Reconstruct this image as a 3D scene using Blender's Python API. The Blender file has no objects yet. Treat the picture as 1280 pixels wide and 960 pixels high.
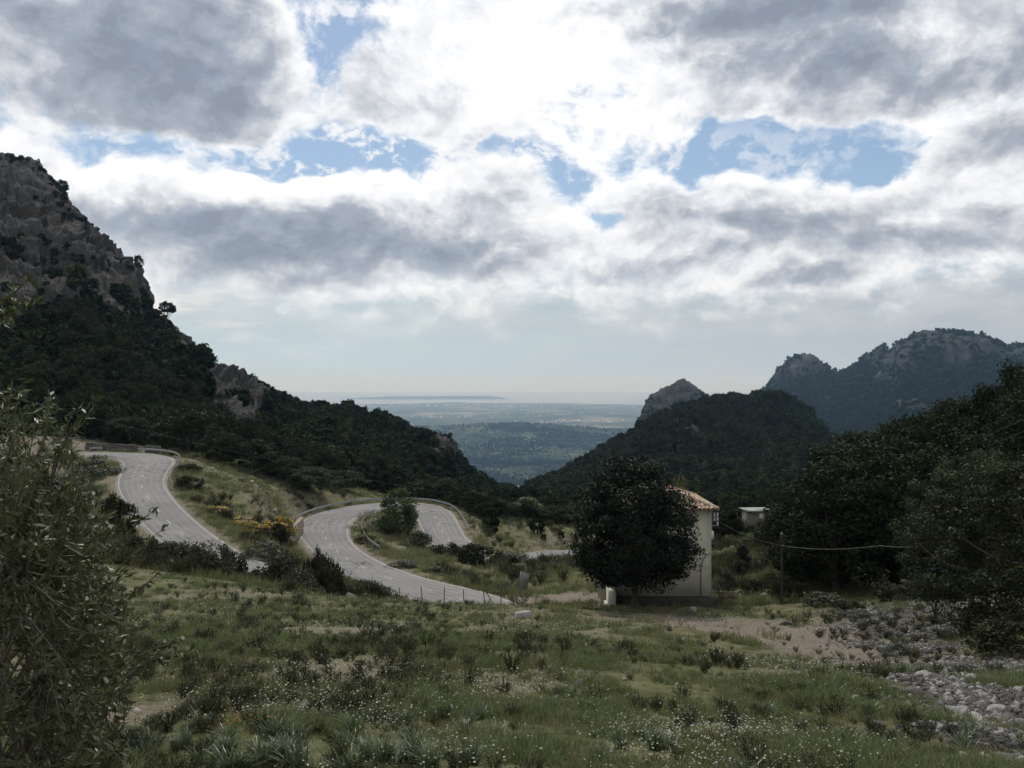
import bpy, math, random
import numpy as np
from mathutils import Vector

SC = bpy.context.scene
COL = SC.collection
F, CU, VH = 1060.0, 640.0, 480.0          # focal length in photo pixels, centre column, level row
rng = np.random.default_rng(7)
random.seed(7)


def P(u, v, y):
    """a point seen at photo column u, row v, standing y metres ahead of the viewpoint"""
    return np.array([(u - CU) / F * y, y, (VH - v) / F * y])


# ------------------------------------------------------------------ noise
def _hash(ix, iy, iz, seed):
    h = (ix.astype(np.int64) * 374761393 + iy.astype(np.int64) * 668265263 + iz.astype(np.int64) * 2147483647 + seed * 1274126177) & 0xffffffff
    h = ((h ^ (h >> 13)) * 1274126177) & 0xffffffff
    h = (h ^ (h >> 16)) & 0xffffffff
    return h / 4294967295.0


def vnoise(p, seed=0):
    p = np.asarray(p, float)
    i = np.floor(p).astype(np.int64)
    f = p - i
    f = f * f * f * (f * (f * 6 - 15) + 10)
    r = 0
    for dx in (0, 1):
        wx = f[..., 0] if dx else 1 - f[..., 0]
        for dy in (0, 1):
            wy = f[..., 1] if dy else 1 - f[..., 1]
            for dz in (0, 1):
                wz = f[..., 2] if dz else 1 - f[..., 2]
                r = r + wx * wy * wz * _hash(i[..., 0] + dx, i[..., 1] + dy, i[..., 2] + dz, seed)
    return r * 2 - 1


def fbm(p, octaves=5, seed=0, gain=.5, ridged=False):
    a, s, t = 1.0, 0, 0
    p = np.asarray(p, float)
    for o in range(octaves):
        n = vnoise(p, seed + o * 17)
        if ridged:
            n = 1 - 2 * np.abs(n)
        s = s + a * n
        t += a
        a *= gain
        p = p * 2.03 + 11.7
    return s / t


def smooth(a, b, x):
    t = np.clip((x - a) / (b - a), 0, 1)
    return t * t * (3 - 2 * t)


# ------------------------------------------------------------------ mesh helpers
class MB:
    def __init__(self):
        self.v, self.f, self.m, self.n = [], [], [], 0
        self.t = []

    def add(self, v, f, tone=None, mat=0):
        v = np.asarray(v, float).reshape(-1, 3)
        f = np.asarray(f, np.int64)
        self.v.append(v)
        self.f.append(f + self.n)
        self.m.append(np.full(len(f), mat, np.int32))
        self.t.append(np.zeros(len(v)) if tone is None else np.broadcast_to(np.asarray(tone, float), (len(v),)))
        self.n += len(v)
        return self

    def mesh(self, name, mats, smooth_shade=False, attrs=None):
        me = bpy.data.meshes.new(name)
        V = np.concatenate(self.v)
        me.vertices.add(len(V))
        me.vertices.foreach_set('co', V.astype(np.float32).ravel())
        loops = np.concatenate([f.ravel() for f in self.f])
        sizes = np.concatenate([np.full(len(f), f.shape[1]) for f in self.f])
        starts = np.concatenate([[0], np.cumsum(sizes)[:-1]])
        me.loops.add(len(loops))
        me.loops.foreach_set('vertex_index', loops.astype(np.int32))
        me.polygons.add(len(sizes))
        me.polygons.foreach_set('loop_start', starts.astype(np.int32))
        me.polygons.foreach_set('loop_total', sizes.astype(np.int32))
        mi = np.concatenate(self.m)
        for m in (mats if isinstance(mats, (list, tuple)) else [mats]):
            me.materials.append(m)
        me.polygons.foreach_set('material_index', mi)
        if smooth_shade:
            me.polygons.foreach_set('use_smooth', np.ones(len(sizes), bool))
        a = me.attributes.new('tone', 'FLOAT', 'POINT')
        a.data.foreach_set('value', np.concatenate(self.t).astype(np.float32))
        if attrs:
            for k, arr in attrs.items():
                a = me.attributes.new(k, 'FLOAT', 'POINT')
                a.data.foreach_set('value', np.asarray(arr, np.float32).ravel())
        me.update(calc_edges=True)
        me.validate()
        return me

    def build(self, name, mats, parent=None, **k):
        o = bpy.data.objects.new(name, self.mesh(name, mats, **k))
        COL.objects.link(o)
        if parent is not None:
            o.parent = parent
        return o


def tag(o, label=None, cat=None, group=None, kind=None):
    if label: o['label'] = label
    if cat: o['category'] = cat
    if group: o['group'] = group
    if kind: o['kind'] = kind
    return o


def empty(name, loc, rz=0, label=None, cat=None, group=None):
    o = bpy.data.objects.new(name, None)
    o.empty_display_size = .3
    COL.objects.link(o)
    o.location = loc
    o.rotation_euler = (0, 0, rz)
    return tag(o, label, cat, group)


def copy_tree(o, parent=None):
    c = o.copy()
    COL.objects.link(c)
    if parent is not None:
        c.parent = parent
    for ch in list(o.children):
        copy_tree(ch, c)
    return c


BOXF = np.array([[0, 3, 2, 1], [4, 5, 6, 7], [0, 1, 5, 4], [1, 2, 6, 5], [2, 3, 7, 6], [3, 0, 4, 7]])


def box(mb, a, b, jitter=0, rot=None, mat=0):
    a, b = np.minimum(a, b), np.maximum(a, b)
    v = np.array([[a[0], a[1], a[2]], [b[0], a[1], a[2]], [b[0], b[1], a[2]], [a[0], b[1], a[2]],
                  [a[0], a[1], b[2]], [b[0], a[1], b[2]], [b[0], b[1], b[2]], [a[0], b[1], b[2]]], float)
    if jitter:
        v += rng.normal(0, jitter, v.shape)
    mb.add(v, BOXF, mat=mat)


def tube(mb, pts, radii, n=6, tone=0, cap=True, mat=0):
    pts = np.asarray(pts, float)
    k = len(pts)
    radii = np.broadcast_to(np.asarray(radii, float), (k,))
    tan = np.gradient(pts, axis=0)
    tan /= np.linalg.norm(tan, axis=1)[:, None] + 1e-9
    ref = np.array([0.31, 0.17, 1.0]) if abs(tan[:, 2]).mean() < .8 else np.array([1.0, .2, .1])
    a = np.cross(tan, ref)
    a /= np.linalg.norm(a, axis=1)[:, None] + 1e-9
    b = np.cross(tan, a)
    th = np.linspace(0, 2 * np.pi, n, endpoint=False)
    ring = pts[:, None] + radii[:, None, None] * (np.cos(th)[None, :, None] * a[:, None] + np.sin(th)[None, :, None] * b[:, None])
    V = ring.reshape(-1, 3)
    i = np.arange(k - 1)[:, None] * n
    j = np.arange(n)[None]
    Fq = np.stack([i + j, i + (j + 1) % n, i + n + (j + 1) % n, i + n + j], -1).reshape(-1, 4)
    mb.add(V, Fq, tone, mat)
    if cap:
        for base, o in ((0, -1), (k - 1, 1)):
            c = base * n + np.arange(n)
            mb.add(V[c], np.arange(n)[None, ::o], tone, mat)


def grid_faces(nr, nc):
    i = np.arange(nr - 1)[:, None] * nc
    j = np.arange(nc - 1)[None]
    return np.stack([i + j, i + j + 1, i + nc + j + 1, i + nc + j], -1).reshape(-1, 4)


# ------------------------------------------------------------------ materials
class NT:
    def __init__(self, name, world=False):
        if world:
            self.m = bpy.data.worlds.new(name)
        else:
            self.m = bpy.data.materials.new(name)
        self.m.use_nodes = True
        self.t = self.m.node_tree
        self.t.nodes.clear()

    def n(self, typ, **k):
        nd = self.t.nodes.new(typ)
        for a, b in k.items():
            setattr(nd, a, b)
        return nd

    def put(self, sock, val):
        if isinstance(val, bpy.types.NodeSocket):
            self.t.links.new(val, sock)
        elif val is not None:
            if hasattr(sock, 'default_value') and sock.type == 'RGBA' and not isinstance(val, (int, float)) and len(val) == 3:
                val = (*val, 1)
            sock.default_value = val

    def math(self, op, a, b=None, c=None, clamp=False):
        nd = self.n('ShaderNodeMath', operation=op, use_clamp=clamp)
        for i, x in enumerate((a, b, c)):
            if x is not None:
                self.put(nd.inputs[i], x)
        return nd.outputs[0]

    def vmath(self, op, a, b=None, scale=None):
        nd = self.n('ShaderNodeVectorMath', operation=op)
        self.put(nd.inputs[0], a)
        if b is not None: self.put(nd.inputs[1], b)
        if scale is not None: self.put(nd.inputs['Scale'], scale)
        return nd.outputs['Value'] if op in ('LENGTH', 'DOT_PRODUCT', 'DISTANCE') else nd.outputs[0]

    def noise(self, vec, scale, detail=4, rough=.55, dist=0, color=False, dims='3D'):
        nd = self.n('ShaderNodeTexNoise', noise_dimensions=dims)
        if vec is not None: self.put(nd.inputs['Vector'], vec)
        self.put(nd.inputs['Scale'], scale)
        self.put(nd.inputs['Detail'], detail)
        self.put(nd.inputs['Roughness'], rough)
        self.put(nd.inputs['Distortion'], dist)
        return nd.outputs[1] if color else nd.outputs[0]

    def noise2(self, *a, **k):
        return self.noise(*a, dims='2D', **k)

    def voronoi(self, vec, scale, out='Distance', feature='F1', rnd=1):
        nd = self.n('ShaderNodeTexVoronoi', feature=feature)
        if vec is not None: self.put(nd.inputs['Vector'], vec)
        self.put(nd.inputs['Scale'], scale)
        self.put(nd.inputs['Randomness'], rnd)
        return nd.outputs[out]

    def ramp(self, fac, stops, interp='LINEAR'):
        nd = self.n('ShaderNodeValToRGB')
        nd.color_ramp.interpolation = interp
        els = nd.color_ramp.elements
        while len(els) < len(stops): els.new(.5)
        for e, (p, c) in zip(els, stops):
            e.position = p
            e.color = (*c, 1) if not isinstance(c, (int, float)) else (c, c, c, 1)
        self.put(nd.inputs[0], fac)
        return nd.outputs[0]

    def mix(self, fac, a, b, blend='MIX'):
        nd = self.n('ShaderNodeMix', data_type='RGBA', blend_type=blend)
        self.put(nd.inputs[0], fac)
        self.put(nd.inputs[6], a)
        self.put(nd.inputs[7], b)
        return nd.outputs[2]

    def rng(self, x, a, b, c=0, d=1, kind='LINEAR'):
        nd = self.n('ShaderNodeMapRange', interpolation_type=kind)
        for i, q in enumerate((x, a, b, c, d)):
            self.put(nd.inputs[i], q)
        return nd.outputs[0]

    def attr(self, name):
        return self.n('ShaderNodeAttribute', attribute_name=name).outputs['Fac']

    def pos(self):
        return self.n('ShaderNodeNewGeometry').outputs['Position']

    def obj(self):
        return self.n('ShaderNodeTexCoord').outputs['Object']

    def rand(self):
        return self.n('ShaderNodeObjectInfo').outputs['Random']

    def bump(self, h, strength=.5, dist=.1):
        nd = self.n('ShaderNodeBump')
        self.put(nd.inputs['Strength'], strength)
        self.put(nd.inputs['Distance'], dist)
        self.put(nd.inputs['Height'], h)
        return nd.outputs[0]

    def surf(self, color, rough=.9, normal=None, spec=.2, metal=0, transl=0):
        b = self.n('ShaderNodeBsdfPrincipled')
        self.put(b.inputs['Base Color'], color)
        self.put(b.inputs['Roughness'], rough)
        self.put(b.inputs['Specular IOR Level'], spec)
        self.put(b.inputs['Metallic'], metal)
        if normal is not None: self.put(b.inputs['Normal'], normal)
        out = b.outputs[0]
        if transl:
            t = self.n('ShaderNodeBsdfTranslucent')
            self.put(t.inputs[0], color)
            mx = self.n('ShaderNodeMixShader')
            self.put(mx.inputs[0], transl)
            self.t.links.new(out, mx.inputs[1])
            self.t.links.new(t.outputs[0], mx.inputs[2])
            out = mx.outputs[0]
        o = self.n('ShaderNodeOutputMaterial')
        self.t.links.new(out, o.inputs[0])
        return self.m


def leaf_mat(name, dark, light, transl=.25, rough=.55, spec=.3, var=.35):
    t = NT(name)
    f = t.math('ADD', t.math('MULTIPLY', t.attr('tone'), 1 - var), t.math('MULTIPLY', t.rand(), var))
    return t.surf(t.mix(f, dark, light), rough, spec=spec, transl=transl)


def plain_mat(name, c1, c2, scale=6, rough=.85, bump=.3, bd=.02, spec=.25, metal=0, detail=5):
    t = NT(name)
    p = t.obj()
    n = t.noise(p, scale, detail, .6)
    n2 = t.noise(p, scale * 6, 3, .6)
    c = t.mix(t.rng(n, .3, .7), c1, c2)
    return t.surf(c, rough, t.bump(n2, bump, bd), spec, metal)


M = {}
M['oak'] = leaf_mat('oak_leaves', (.010, .016, .007), (.038, .052, .020), .12, .7, .12)
M['round'] = leaf_mat('dense_evergreen_leaves', (.008, .014, .009), (.022, .032, .019), .08, .6, .12)
M['lightoak'] = leaf_mat('olive_toned_leaves', (.018, .025, .012), (.062, .075, .034), .14, .65, .15)
M['green'] = leaf_mat('fresh_green_leaves', (.030, .050, .014), (.075, .105, .028), .25)
M['yellowtree'] = leaf_mat('ochre_green_leaves', (.06, .055, .018), (.13, .11, .035), .25)
M['pine'] = leaf_mat('pine_needles', (.012, .018, .009), (.030, .038, .017), .08, .8, .05, .5)
M['bush'] = leaf_mat('shrub_leaves', (.017, .022, .010), (.046, .052, .022), .12, .75, .1)
M['brownbush'] = leaf_mat('twiggy_shrub_leaves', (.034, .036, .018), (.075, .072, .036), .15)
M['greybush'] = leaf_mat('grey_green_shrub_leaves', (.035, .045, .025), (.08, .095, .05), .15)
M['farleaf'] = leaf_mat('far_forest_leaves', (.007, .012, .007), (.034, .043, .020), .05, .9, .02, .62)
M['olive'] = leaf_mat('olive_leaves', (.018, .027, .010), (.110, .128, .050), .25, .45, .3)
M['gorse'] = leaf_mat('gorse_blossom', (.32, .20, .015), (.55, .38, .03), .2)
M['grassA'] = leaf_mat('meadow_grass', (.066, .092, .030), (.170, .195, .078), .3, .6, .2, .6)
M['grassB'] = leaf_mat('dry_grass', (.14, .12, .055), (.27, .23, .13), .3, .7, .2, .6)
M['weed'] = leaf_mat('dark_weed_stems', (.026, .030, .014), (.068, .074, .034), .15, .7, .15, .5)
M['asph'] = leaf_mat('asphodel_leaves', (.040, .062, .028), (.10, .135, .062), .25, .4, .45, .4)
M['flower'] = leaf_mat('white_flower_petals', (.17, .17, .13), (.46, .46, .39), .25, .6)
M['bark'] = plain_mat('bark', (.05, .042, .034), (.12, .10, .085), 9, .95, .8, .03)
M['palebark'] = plain_mat('pale_bark', (.11, .10, .09), (.22, .205, .19), 6, .95, .8, .03)
M['twig'] = plain_mat('twig_bark', (.09, .08, .06), (.20, .18, .14), 30, .9, .3, .01)
M['metal'] = plain_mat('galvanised_steel', (.24, .245, .25), (.34, .345, .35), 3, .55, .1, .005, .4, .3)
M['dullmetal'] = plain_mat('weathered_grey_metal', (.16, .16, .15), (.26, .26, .25), 5, .6, .1, .005, .4, .2)
M['darkpost'] = plain_mat('weathered_dark_wood', (.03, .027, .022), (.07, .06, .05), 8, .9, .5, .02)
M['cable'] = plain_mat('black_cable_sheath', (.03, .03, .03), (.05, .05, .05), 2, .5, 0, .01)
M['greycable'] = plain_mat('grey_cable_sheath', (.10, .10, .095), (.14, .14, .13), 2, .6, 0, .01, .3)
M['white'] = plain_mat('white_painted_render', (.62, .61, .58), (.78, .77, .74), 3, .8, .1, .01)
M['ceramic'] = plain_mat('white_ceramic', (.6, .6, .58), (.75, .75, .72), 9, .3, 0, .01, .5)


def rock_color(t, p, s=1.0, tan=.35):
    n1 = t.noise(p, .08 * s, 6, .65)
    st = t.vmath('MULTIPLY', p, (1, 1, .22))
    n2 = t.noise(st, .35 * s, 7, .7)
    n3 = t.noise(p, 1.3 * s, 6, .7)
    c = t.mix(t.rng(n2, .36, .70), (.036, .035, .034), (.165, .160, .152))
    c = t.mix(t.math('MULTIPLY', t.rng(n1, .52, .70), tan, clamp=True), c, (.30, .22, .15))
    c = t.mix(t.rng(n3, .50, .68), c, (.05, .05, .05))
    return c, n2, n3


def mountain_mat(name, s, veg1, veg2, tan=.35, bd=1.5, rockdark=1.0):
    t = NT(name)
    p = t.pos()
    c, n2, n3 = rock_color(t, p, s, tan)
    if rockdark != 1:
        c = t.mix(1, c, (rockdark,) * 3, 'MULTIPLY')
    v = t.mix(t.noise(p, .25 * s, 5, .7), veg1, veg2)
    m = t.rng(t.math('ADD', t.attr('rock'), t.math('MULTIPLY', t.math('SUBTRACT', t.noise(p, .22 * s, 6, .7), .5), 1.3)), .42, .58)
    h = t.math('ADD', t.math('MULTIPLY', n2, 1.0), t.math('MULTIPLY', n3, .5))
    return t.surf(t.mix(m, v, c), .95, t.bump(h, 1, bd), .1)


M['mount_left'] = mountain_mat('left_mountain_rock', 1, (.014, .018, .009), (.036, .040, .020), .32, 2.5)
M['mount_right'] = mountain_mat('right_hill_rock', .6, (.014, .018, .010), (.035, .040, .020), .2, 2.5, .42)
M['mount_far'] = mountain_mat('far_mountain_rock', .12, (.014, .02, .012), (.035, .042, .023), .25, 14, .75)
t = NT('limestone')
p = t.obj()
n = t.noise(p, 3, 6, .65)
c = t.mix(t.rng(n, .3, .7), (.065, .062, .057), (.20, .19, .175))
c = t.mix(t.rng(t.noise(p, 1.2, 4), .52, .7), c, (.21, .17, .135))
c = t.mix(t.math('MULTIPLY', t.rand(), .5), c, (.13, .128, .122))
M['stone'] = t.surf(c, .95, t.bump(t.noise(p, 12, 5, .7), .8, .05), .15)
t = NT('pale_limestone')
p = t.obj()
c = t.mix(t.rng(t.noise(p, 4, 5, .65), .3, .7), (.20, .19, .178), (.38, .365, .345))
M['palestone'] = t.surf(c, .95, t.bump(t.noise(p, 12, 5, .7), .6, .04), .15)

# ------------------------------------------------------------------ the road's course (one long descending road)
RD = [(60, 568, 128), (110, 567, 126), (150, 568.5, 124), (176, 571, 121.5), (187, 578, 116), (180, 591, 109.5), (176, 605, 103), (184, 622, 97.5), (203, 645, 90.5), (232, 672, 82.5),
      (268, 697, 75), (310, 716, 70), (395, 746, 66.5), (480, 776, 64), (555, 790, 62.5), (592, 790, 63), (612, 781, 65.5), (608, 768, 69.5), (588, 754, 74), (548, 741.5, 77.3),
      (505, 730, 80), (456, 711, 86), (424, 692, 95), (407, 673, 107), (404, 657, 118), (419, 645, 127), (445, 637, 134), (475, 632.5, 138.5), (510, 631.5, 140), (533, 637, 136), (545, 648, 129), (552, 662, 120), (562, 677, 113),
      (600, 697, 107), (645, 700, 112), (700, 691, 122), (770, 691, 131), (860, 690, 140), (980, 690, 150)]


def catmull(pts, step):
    pts = np.asarray(pts, float)
    q = np.vstack([2 * pts[0] - pts[1], pts, 2 * pts[-1] - pts[-2]])
    out = []
    for i in range(1, len(q) - 2):
        n = max(2, int(np.linalg.norm(q[i + 1] - q[i]) / step))
        t = np.linspace(0, 1, n, endpoint=False)[:, None]
        a, b, c, d = q[i - 1], q[i], q[i + 1], q[i + 2]
        out.append(.5 * (2 * b + (c - a) * t + (2 * a - 5 * b + 4 * c - d) * t ** 2 + (3 * b - a - 3 * c + d) * t ** 3))
    out.append(q[-2][None])
    return np.concatenate(out)


road = catmull([P(*r) for r in RD], .7)
for _ in range(30):                         # ease the gradient
    road[1:-1, 2] = (road[:-2, 2] + 2 * road[1:-1, 2] + road[2:, 2]) / 4
for _ in range(14):
    road[1:-1, :2] = (road[:-2, :2] + 2 * road[1:-1, :2] + road[2:, :2]) / 4
tan2 = np.gradient(road[:, :2], axis=0)
tan2 /= np.linalg.norm(tan2, axis=1)[:, None]
nor2 = np.stack([tan2[:, 1], -tan2[:, 0]], 1)          # to the right of travel
arc = np.concatenate([[0], np.cumsum(np.linalg.norm(np.diff(road, axis=0), axis=1))])
HW = 2.7
hw = np.full(len(road), HW)
for (u, v, y) in ((176, 571, 121.5), (475, 632, 138), (610, 774, 68), (404, 657, 118)):
    c = P(u, v, y)
    hw += 1.0 * np.exp(-((road[:, 0] - c[0]) ** 2 + (road[:, 1] - c[1]) ** 2) / 12 ** 2)

# ------------------------------------------------------------------ ground heights
G = [(640, 965, 9), (200, 965, 9), (1080, 965, 9.2), (-300, 960, 9), (1500, 950, 10),
     (640, 824, 20), (300, 822, 20), (0, 818, 20), (950, 838, 20), (1180, 850, 20), (1350, 850, 20), (-400, 800, 22),
     (1100, 925, 13), (1200, 940, 13.5), (1280, 900, 15), (1130, 845, 27), (1250, 812, 28), (1400, 780, 28),
     (640, 783, 35), (400, 782, 35), (150, 770, 35), (900, 790, 35), (1050, 806, 36), (1160, 775, 40), (1250, 765, 40), (-200, 740, 40),
     (640, 763, 46), (450, 762, 46), (250, 742, 46), (850, 771, 47), (960, 773, 47), (1080, 775, 45), (1180, 750, 47), (1300, 735, 45),
     (640, 757, 54), (560, 756, 55), (480, 754, 55), (400, 746, 56), (300, 727, 56), (200, 712, 57), (100, 690, 60), (0, 680, 60), (-200, 660, 60),
     (700, 758, 55), (760, 757, 55), (900, 757, 56), (980, 752, 57), (1050, 748, 58), (1120, 735, 60), (1200, 720, 60), (1300, 690, 58),
     (760, 746, 66), (900, 735, 67), (720, 748, 74), (660, 742, 82), (820, 732, 75),
     (120, 650, 80), (60, 610, 100), (100, 590, 112), (30, 545, 135), (-100, 560, 130), (-200, 600, 100), (-300, 520, 150),
     (225, 640, 97), (260, 665, 88), (300, 690, 82), (350, 705, 82),
     (230, 578, 120), (290, 596, 114), (345, 614, 116), (370, 640, 108), (320, 645, 100), (345, 668, 95), (380, 715, 80), (430, 735, 76),
     (450, 660, 118), (470, 655, 125), (520, 668, 116), (480, 682, 106), (560, 694, 104), (610, 702, 102), (520, 703, 95), (600, 722, 88), (690, 712, 95), (660, 697, 106), (750, 700, 110),
     (600, 662, 128), (650, 652, 150), (720, 662, 140), (600, 640, 175), (640, 628, 230), (560, 630, 200),
     (900, 728, 74), (950, 715, 78), (960, 690, 92), (940, 662, 125), (1000, 650, 150), (860, 665, 125), (1000, 735, 64), (1060, 715, 66), (1100, 690, 80), (1180, 690, 72), (1280, 660, 75),
     (1100, 640, 120), (1250, 610, 110), (1400, 590, 80), (1500, 560, 110), (1600, 640, 50), (1500, 800, 25),
     (100, 550, 150), (250, 566, 155), (400, 602, 165), (500, 622, 175)]
GP = [P(*g) for g in G]
GP += [np.array(q, float) for q in ((0, 0, -1.7), (-8, 0, -1.8), (8, 0, -1.8), (0, -10, .3), (25, -10, 0), (-25, -10, 0), (0, -60, 8), (60, -40, 8), (-60, -40, 8),
                                    (-3, 5, -3.0), (4, 5, -3.1), (30, 10, -3), (-30, 10, -3.2), (80, 20, 2), (-80, 20, -4),
                                    (-200, 120, 5), (-250, 250, 10), (200, 120, 4), (250, 250, -25), (0, 320, -52), (-120, 320, -45), (120, 320, -48), (0, 420, -70), (150, 420, -70), (-150, 420, -66))]
# the strip of ground under the road's own line steadies the slopes round it
GP += [road[i] for i in range(0, len(road), 14)]
GP = np.array(GP)
CQ = 5.0


def _phi(r2):
    return np.sqrt(r2 + CQ * CQ)


_n = len(GP)
_A = _phi(((GP[:, None, :2] - GP[None, :, :2]) ** 2).sum(-1)) + np.eye(_n) * -.6
_Q = np.hstack([np.ones((_n, 1)), GP[:, :2]])
_S = np.block([[_A, _Q], [_Q.T, np.zeros((3, 3))]])
_w = np.linalg.solve(_S, np.concatenate([GP[:, 2], np.zeros(3)]))
PR = np.array([0, 200, 300, 420, 600, 900, 1500, 2500, 3600, 1e6])
PZ = np.array([-14, -30, -52, -72, -105, -165, -262, -352, -420, -420.0])


def height(x, y, flat=True):
    x = np.asarray(x, float).ravel()
    y = np.asarray(y, float).ravel()
    r = np.hypot(x, y)
    z = np.interp(r, PR, PZ)
    z = z + smooth(350, 900, r) * (1 - smooth(2800, 4200, r)) * 18 * fbm(np.stack([x / 400, y / 400, x * 0], -1), 4, 3)
    z = z + smooth(3000, 5000, r) * (1 - smooth(9000, 14000, r)) * 16 * fbm(np.stack([x / 1500, y / 1500, x * 0], -1), 4, 5)
    near = np.where(r < 480)[0]
    for ch in np.array_split(near, max(1, len(near) // 20000)):
        d2 = (x[ch, None] - GP[None, :, 0]) ** 2 + (y[ch, None] - GP[None, :, 1]) ** 2
        q = _phi(d2) @ _w[:_n] + _w[_n] + _w[_n + 1] * x[ch] + _w[_n + 2] * y[ch]
        pn = np.stack([x[ch], y[ch], 0 * x[ch]], -1)
        q = q + .10 * fbm(pn / 2.2, 4, 21) + .22 * fbm(pn / 9, 3, 31) * smooth(8, 25, r[ch])
        if flat:
            dd = np.full(len(ch), 1e9)
            zi = np.zeros(len(ch))
            hh = np.full(len(ch), HW)
            for k in range(0, len(road), 60):
                seg = road[k:k + 61:1]
                d = (x[ch, None] - seg[None, :, 0]) ** 2 + (y[ch, None] - seg[None, :, 1]) ** 2
                a = d.argmin(1)
                m = d[np.arange(len(ch)), a]
                up = m < dd
                dd[up] = m[up]
                zi[up] = seg[a[up], 2]
                hh[up] = hw[k:k + 61][a[up]]
            dd = np.sqrt(dd)
            w = 1 - smooth(hh + 1.2, hh + 5.5, dd)
            q = q * (1 - w) + (zi - .16) * w
        b = smooth(300, 470, r[ch])
        z[ch] = q * (1 - b) + z[ch] * b
    return z


def hz(x, y):
    return float(height([x], [y])[0])


def on_ground(u, y):
    x = (u - CU) / F * y
    return np.array([x, y, hz(x, y)])


# ground sheet: fan of rings from the viewpoint to the horizon, all the way round
ang = np.radians(np.concatenate([np.linspace(-180, -46, 60, endpoint=False), np.linspace(-46, 46, 560), np.linspace(46, 180, 61)[1:]]))
rad = np.concatenate([[.01], np.geomspace(1.0, 170, 330, endpoint=False), np.geomspace(170, 45000, 230)])
AA, RR = np.meshgrid(ang, rad)
gx, gy = RR * np.sin(AA), RR * np.cos(AA)
gz = height(gx, gy)
GV = np.stack([gx.ravel(), gy.ravel(), gz], -1)


def blobs(pts_xy, lst):
    m = np.zeros(len(pts_xy))
    for (cx, cy, rx, ry, w) in lst:
        m = np.maximum(m, w * np.exp(-(((pts_xy[:, 0] - cx) / rx) ** 2 + ((pts_xy[:, 1] - cy) / ry) ** 2)))
    return m


def XY(u, v, y):
    q = P(u, v, y)
    return q[0], q[1]


DIRT = [(*XY(955, 795, 40), 5.5, 8, 1.3), (*XY(865, 780, 44), 6, 6, 1.05), (*XY(1060, 828, 31), 3.0, 5, 1.15), (*XY(720, 748, 60), 5, 3, .9), (*XY(706, 747, 73), 4.6, 6.5, 1.5), (*XY(770, 745, 66), 3, 3, .8),
        (*XY(900, 735, 62), 2, 4, .8), (*XY(20, 540, 135), 18, 7, 1.2), (*XY(300, 600, 115), 9, 6, .35), (*XY(640, 765, 50), 3, 2, .5), (*XY(590, 850, 17), 1.6, 1.5, .3), (*XY(400, 850, 18), 1.8, 2, .45),
        (*XY(700, 790, 34), 2.5, 3, .4), (*XY(180, 880, 13), .9, 2, .7), (*XY(255, 850, 17), 1, 2, .4), (*XY(660, 680, 117), 8, 6, .4), (*XY(290, 665, 86), 2, 5, .5)]
ROCKY = [(*XY(1255, 900, 17), 1.8, 5, 1), (*XY(1200, 830, 26), 2.2, 6, 1), (*XY(1140, 780, 38), 3.0, 8, 1), (*XY(1100, 755, 47), 3, 6, 1), (*XY(1270, 950, 12), .8, 3, 1), (*XY(1260, 830, 24), 3, 6, .8)]
xy = GV[:, :2]
near_m = (np.hypot(xy[:, 0], xy[:, 1]) < 300)
dirt = np.zeros(len(xy)); rocky = np.zeros(len(xy)); roadside = np.zeros(len(xy))
dirt[near_m] = blobs(xy[near_m], DIRT)
rocky[near_m] = blobs(xy[near_m], ROCKY)


def road_dist(pts):
    d = np.full(len(pts), 1e9)
    for k in range(0, len(road), 100):
        seg = road[k:k + 100]
        d = np.minimum(d, ((pts[:, None, 0] - seg[None, :, 0]) ** 2 + (pts[:, None, 1] - seg[None, :, 1]) ** 2).min(1))
    return np.sqrt(d)


roadside[near_m] = 1 - smooth(HW + .6, HW + 3.2, road_dist(xy[near_m]))

t = NT('meadow_ground')
p = t.pos()
big = t.noise(p, .11, 5, .6)
mid = t.noise(p, .7, 6, .65)
fine = t.noise(p, 5.5, 5, .7)
c = t.mix(t.rng(mid, .34, .62), (.070, .078, .032), (.175, .178, .085))
c = t.mix(t.rng(t.math('ADD', big, t.math('MULTIPLY', fine, .35)), .60, .74), c, (.20, .18, .125))
c = t.mix(t.rng(fine, .52, .72), c, (.036, .038, .017))
soil = t.mix(t.rng(fine, .35, .65), (.14, .115, .088), (.285, .245, .20))
dm = t.rng(t.math('ADD', t.math('MAXIMUM', t.attr('dirt'), t.math('MULTIPLY', t.attr('roadside'), .56)), t.math('MULTIPLY', t.math('SUBTRACT', t.math('ADD', mid, t.math('MULTIPLY', fine, .8)), .9), 1.1)), .30, .80)
c = t.mix(dm, c, soil)
vo = t.voronoi(p, 5.0)
rk = t.mix(t.rng(t.noise(p, 4, 4), .3, .7), (.10, .092, .08), (.24, .225, .20))
rk = t.mix(t.rng(vo, .35, .6), rk, (.05, .045, .038))
rm = t.rng(t.math('ADD', t.attr('rocky'), t.math('MULTIPLY', t.math('SUBTRACT', t.noise(p, .45, 6, .7), .5), 3.2)), .62, .85)
c = t.mix(rm, c, rk)
hb = t.math('ADD', t.math('MULTIPLY', fine, 1.0), t.math('MULTIPLY', t.noise(p, 22, 4, .7), .5))
M['ground'] = t.surf(c, .95, t.bump(hb, .9, .12), .08)

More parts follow.
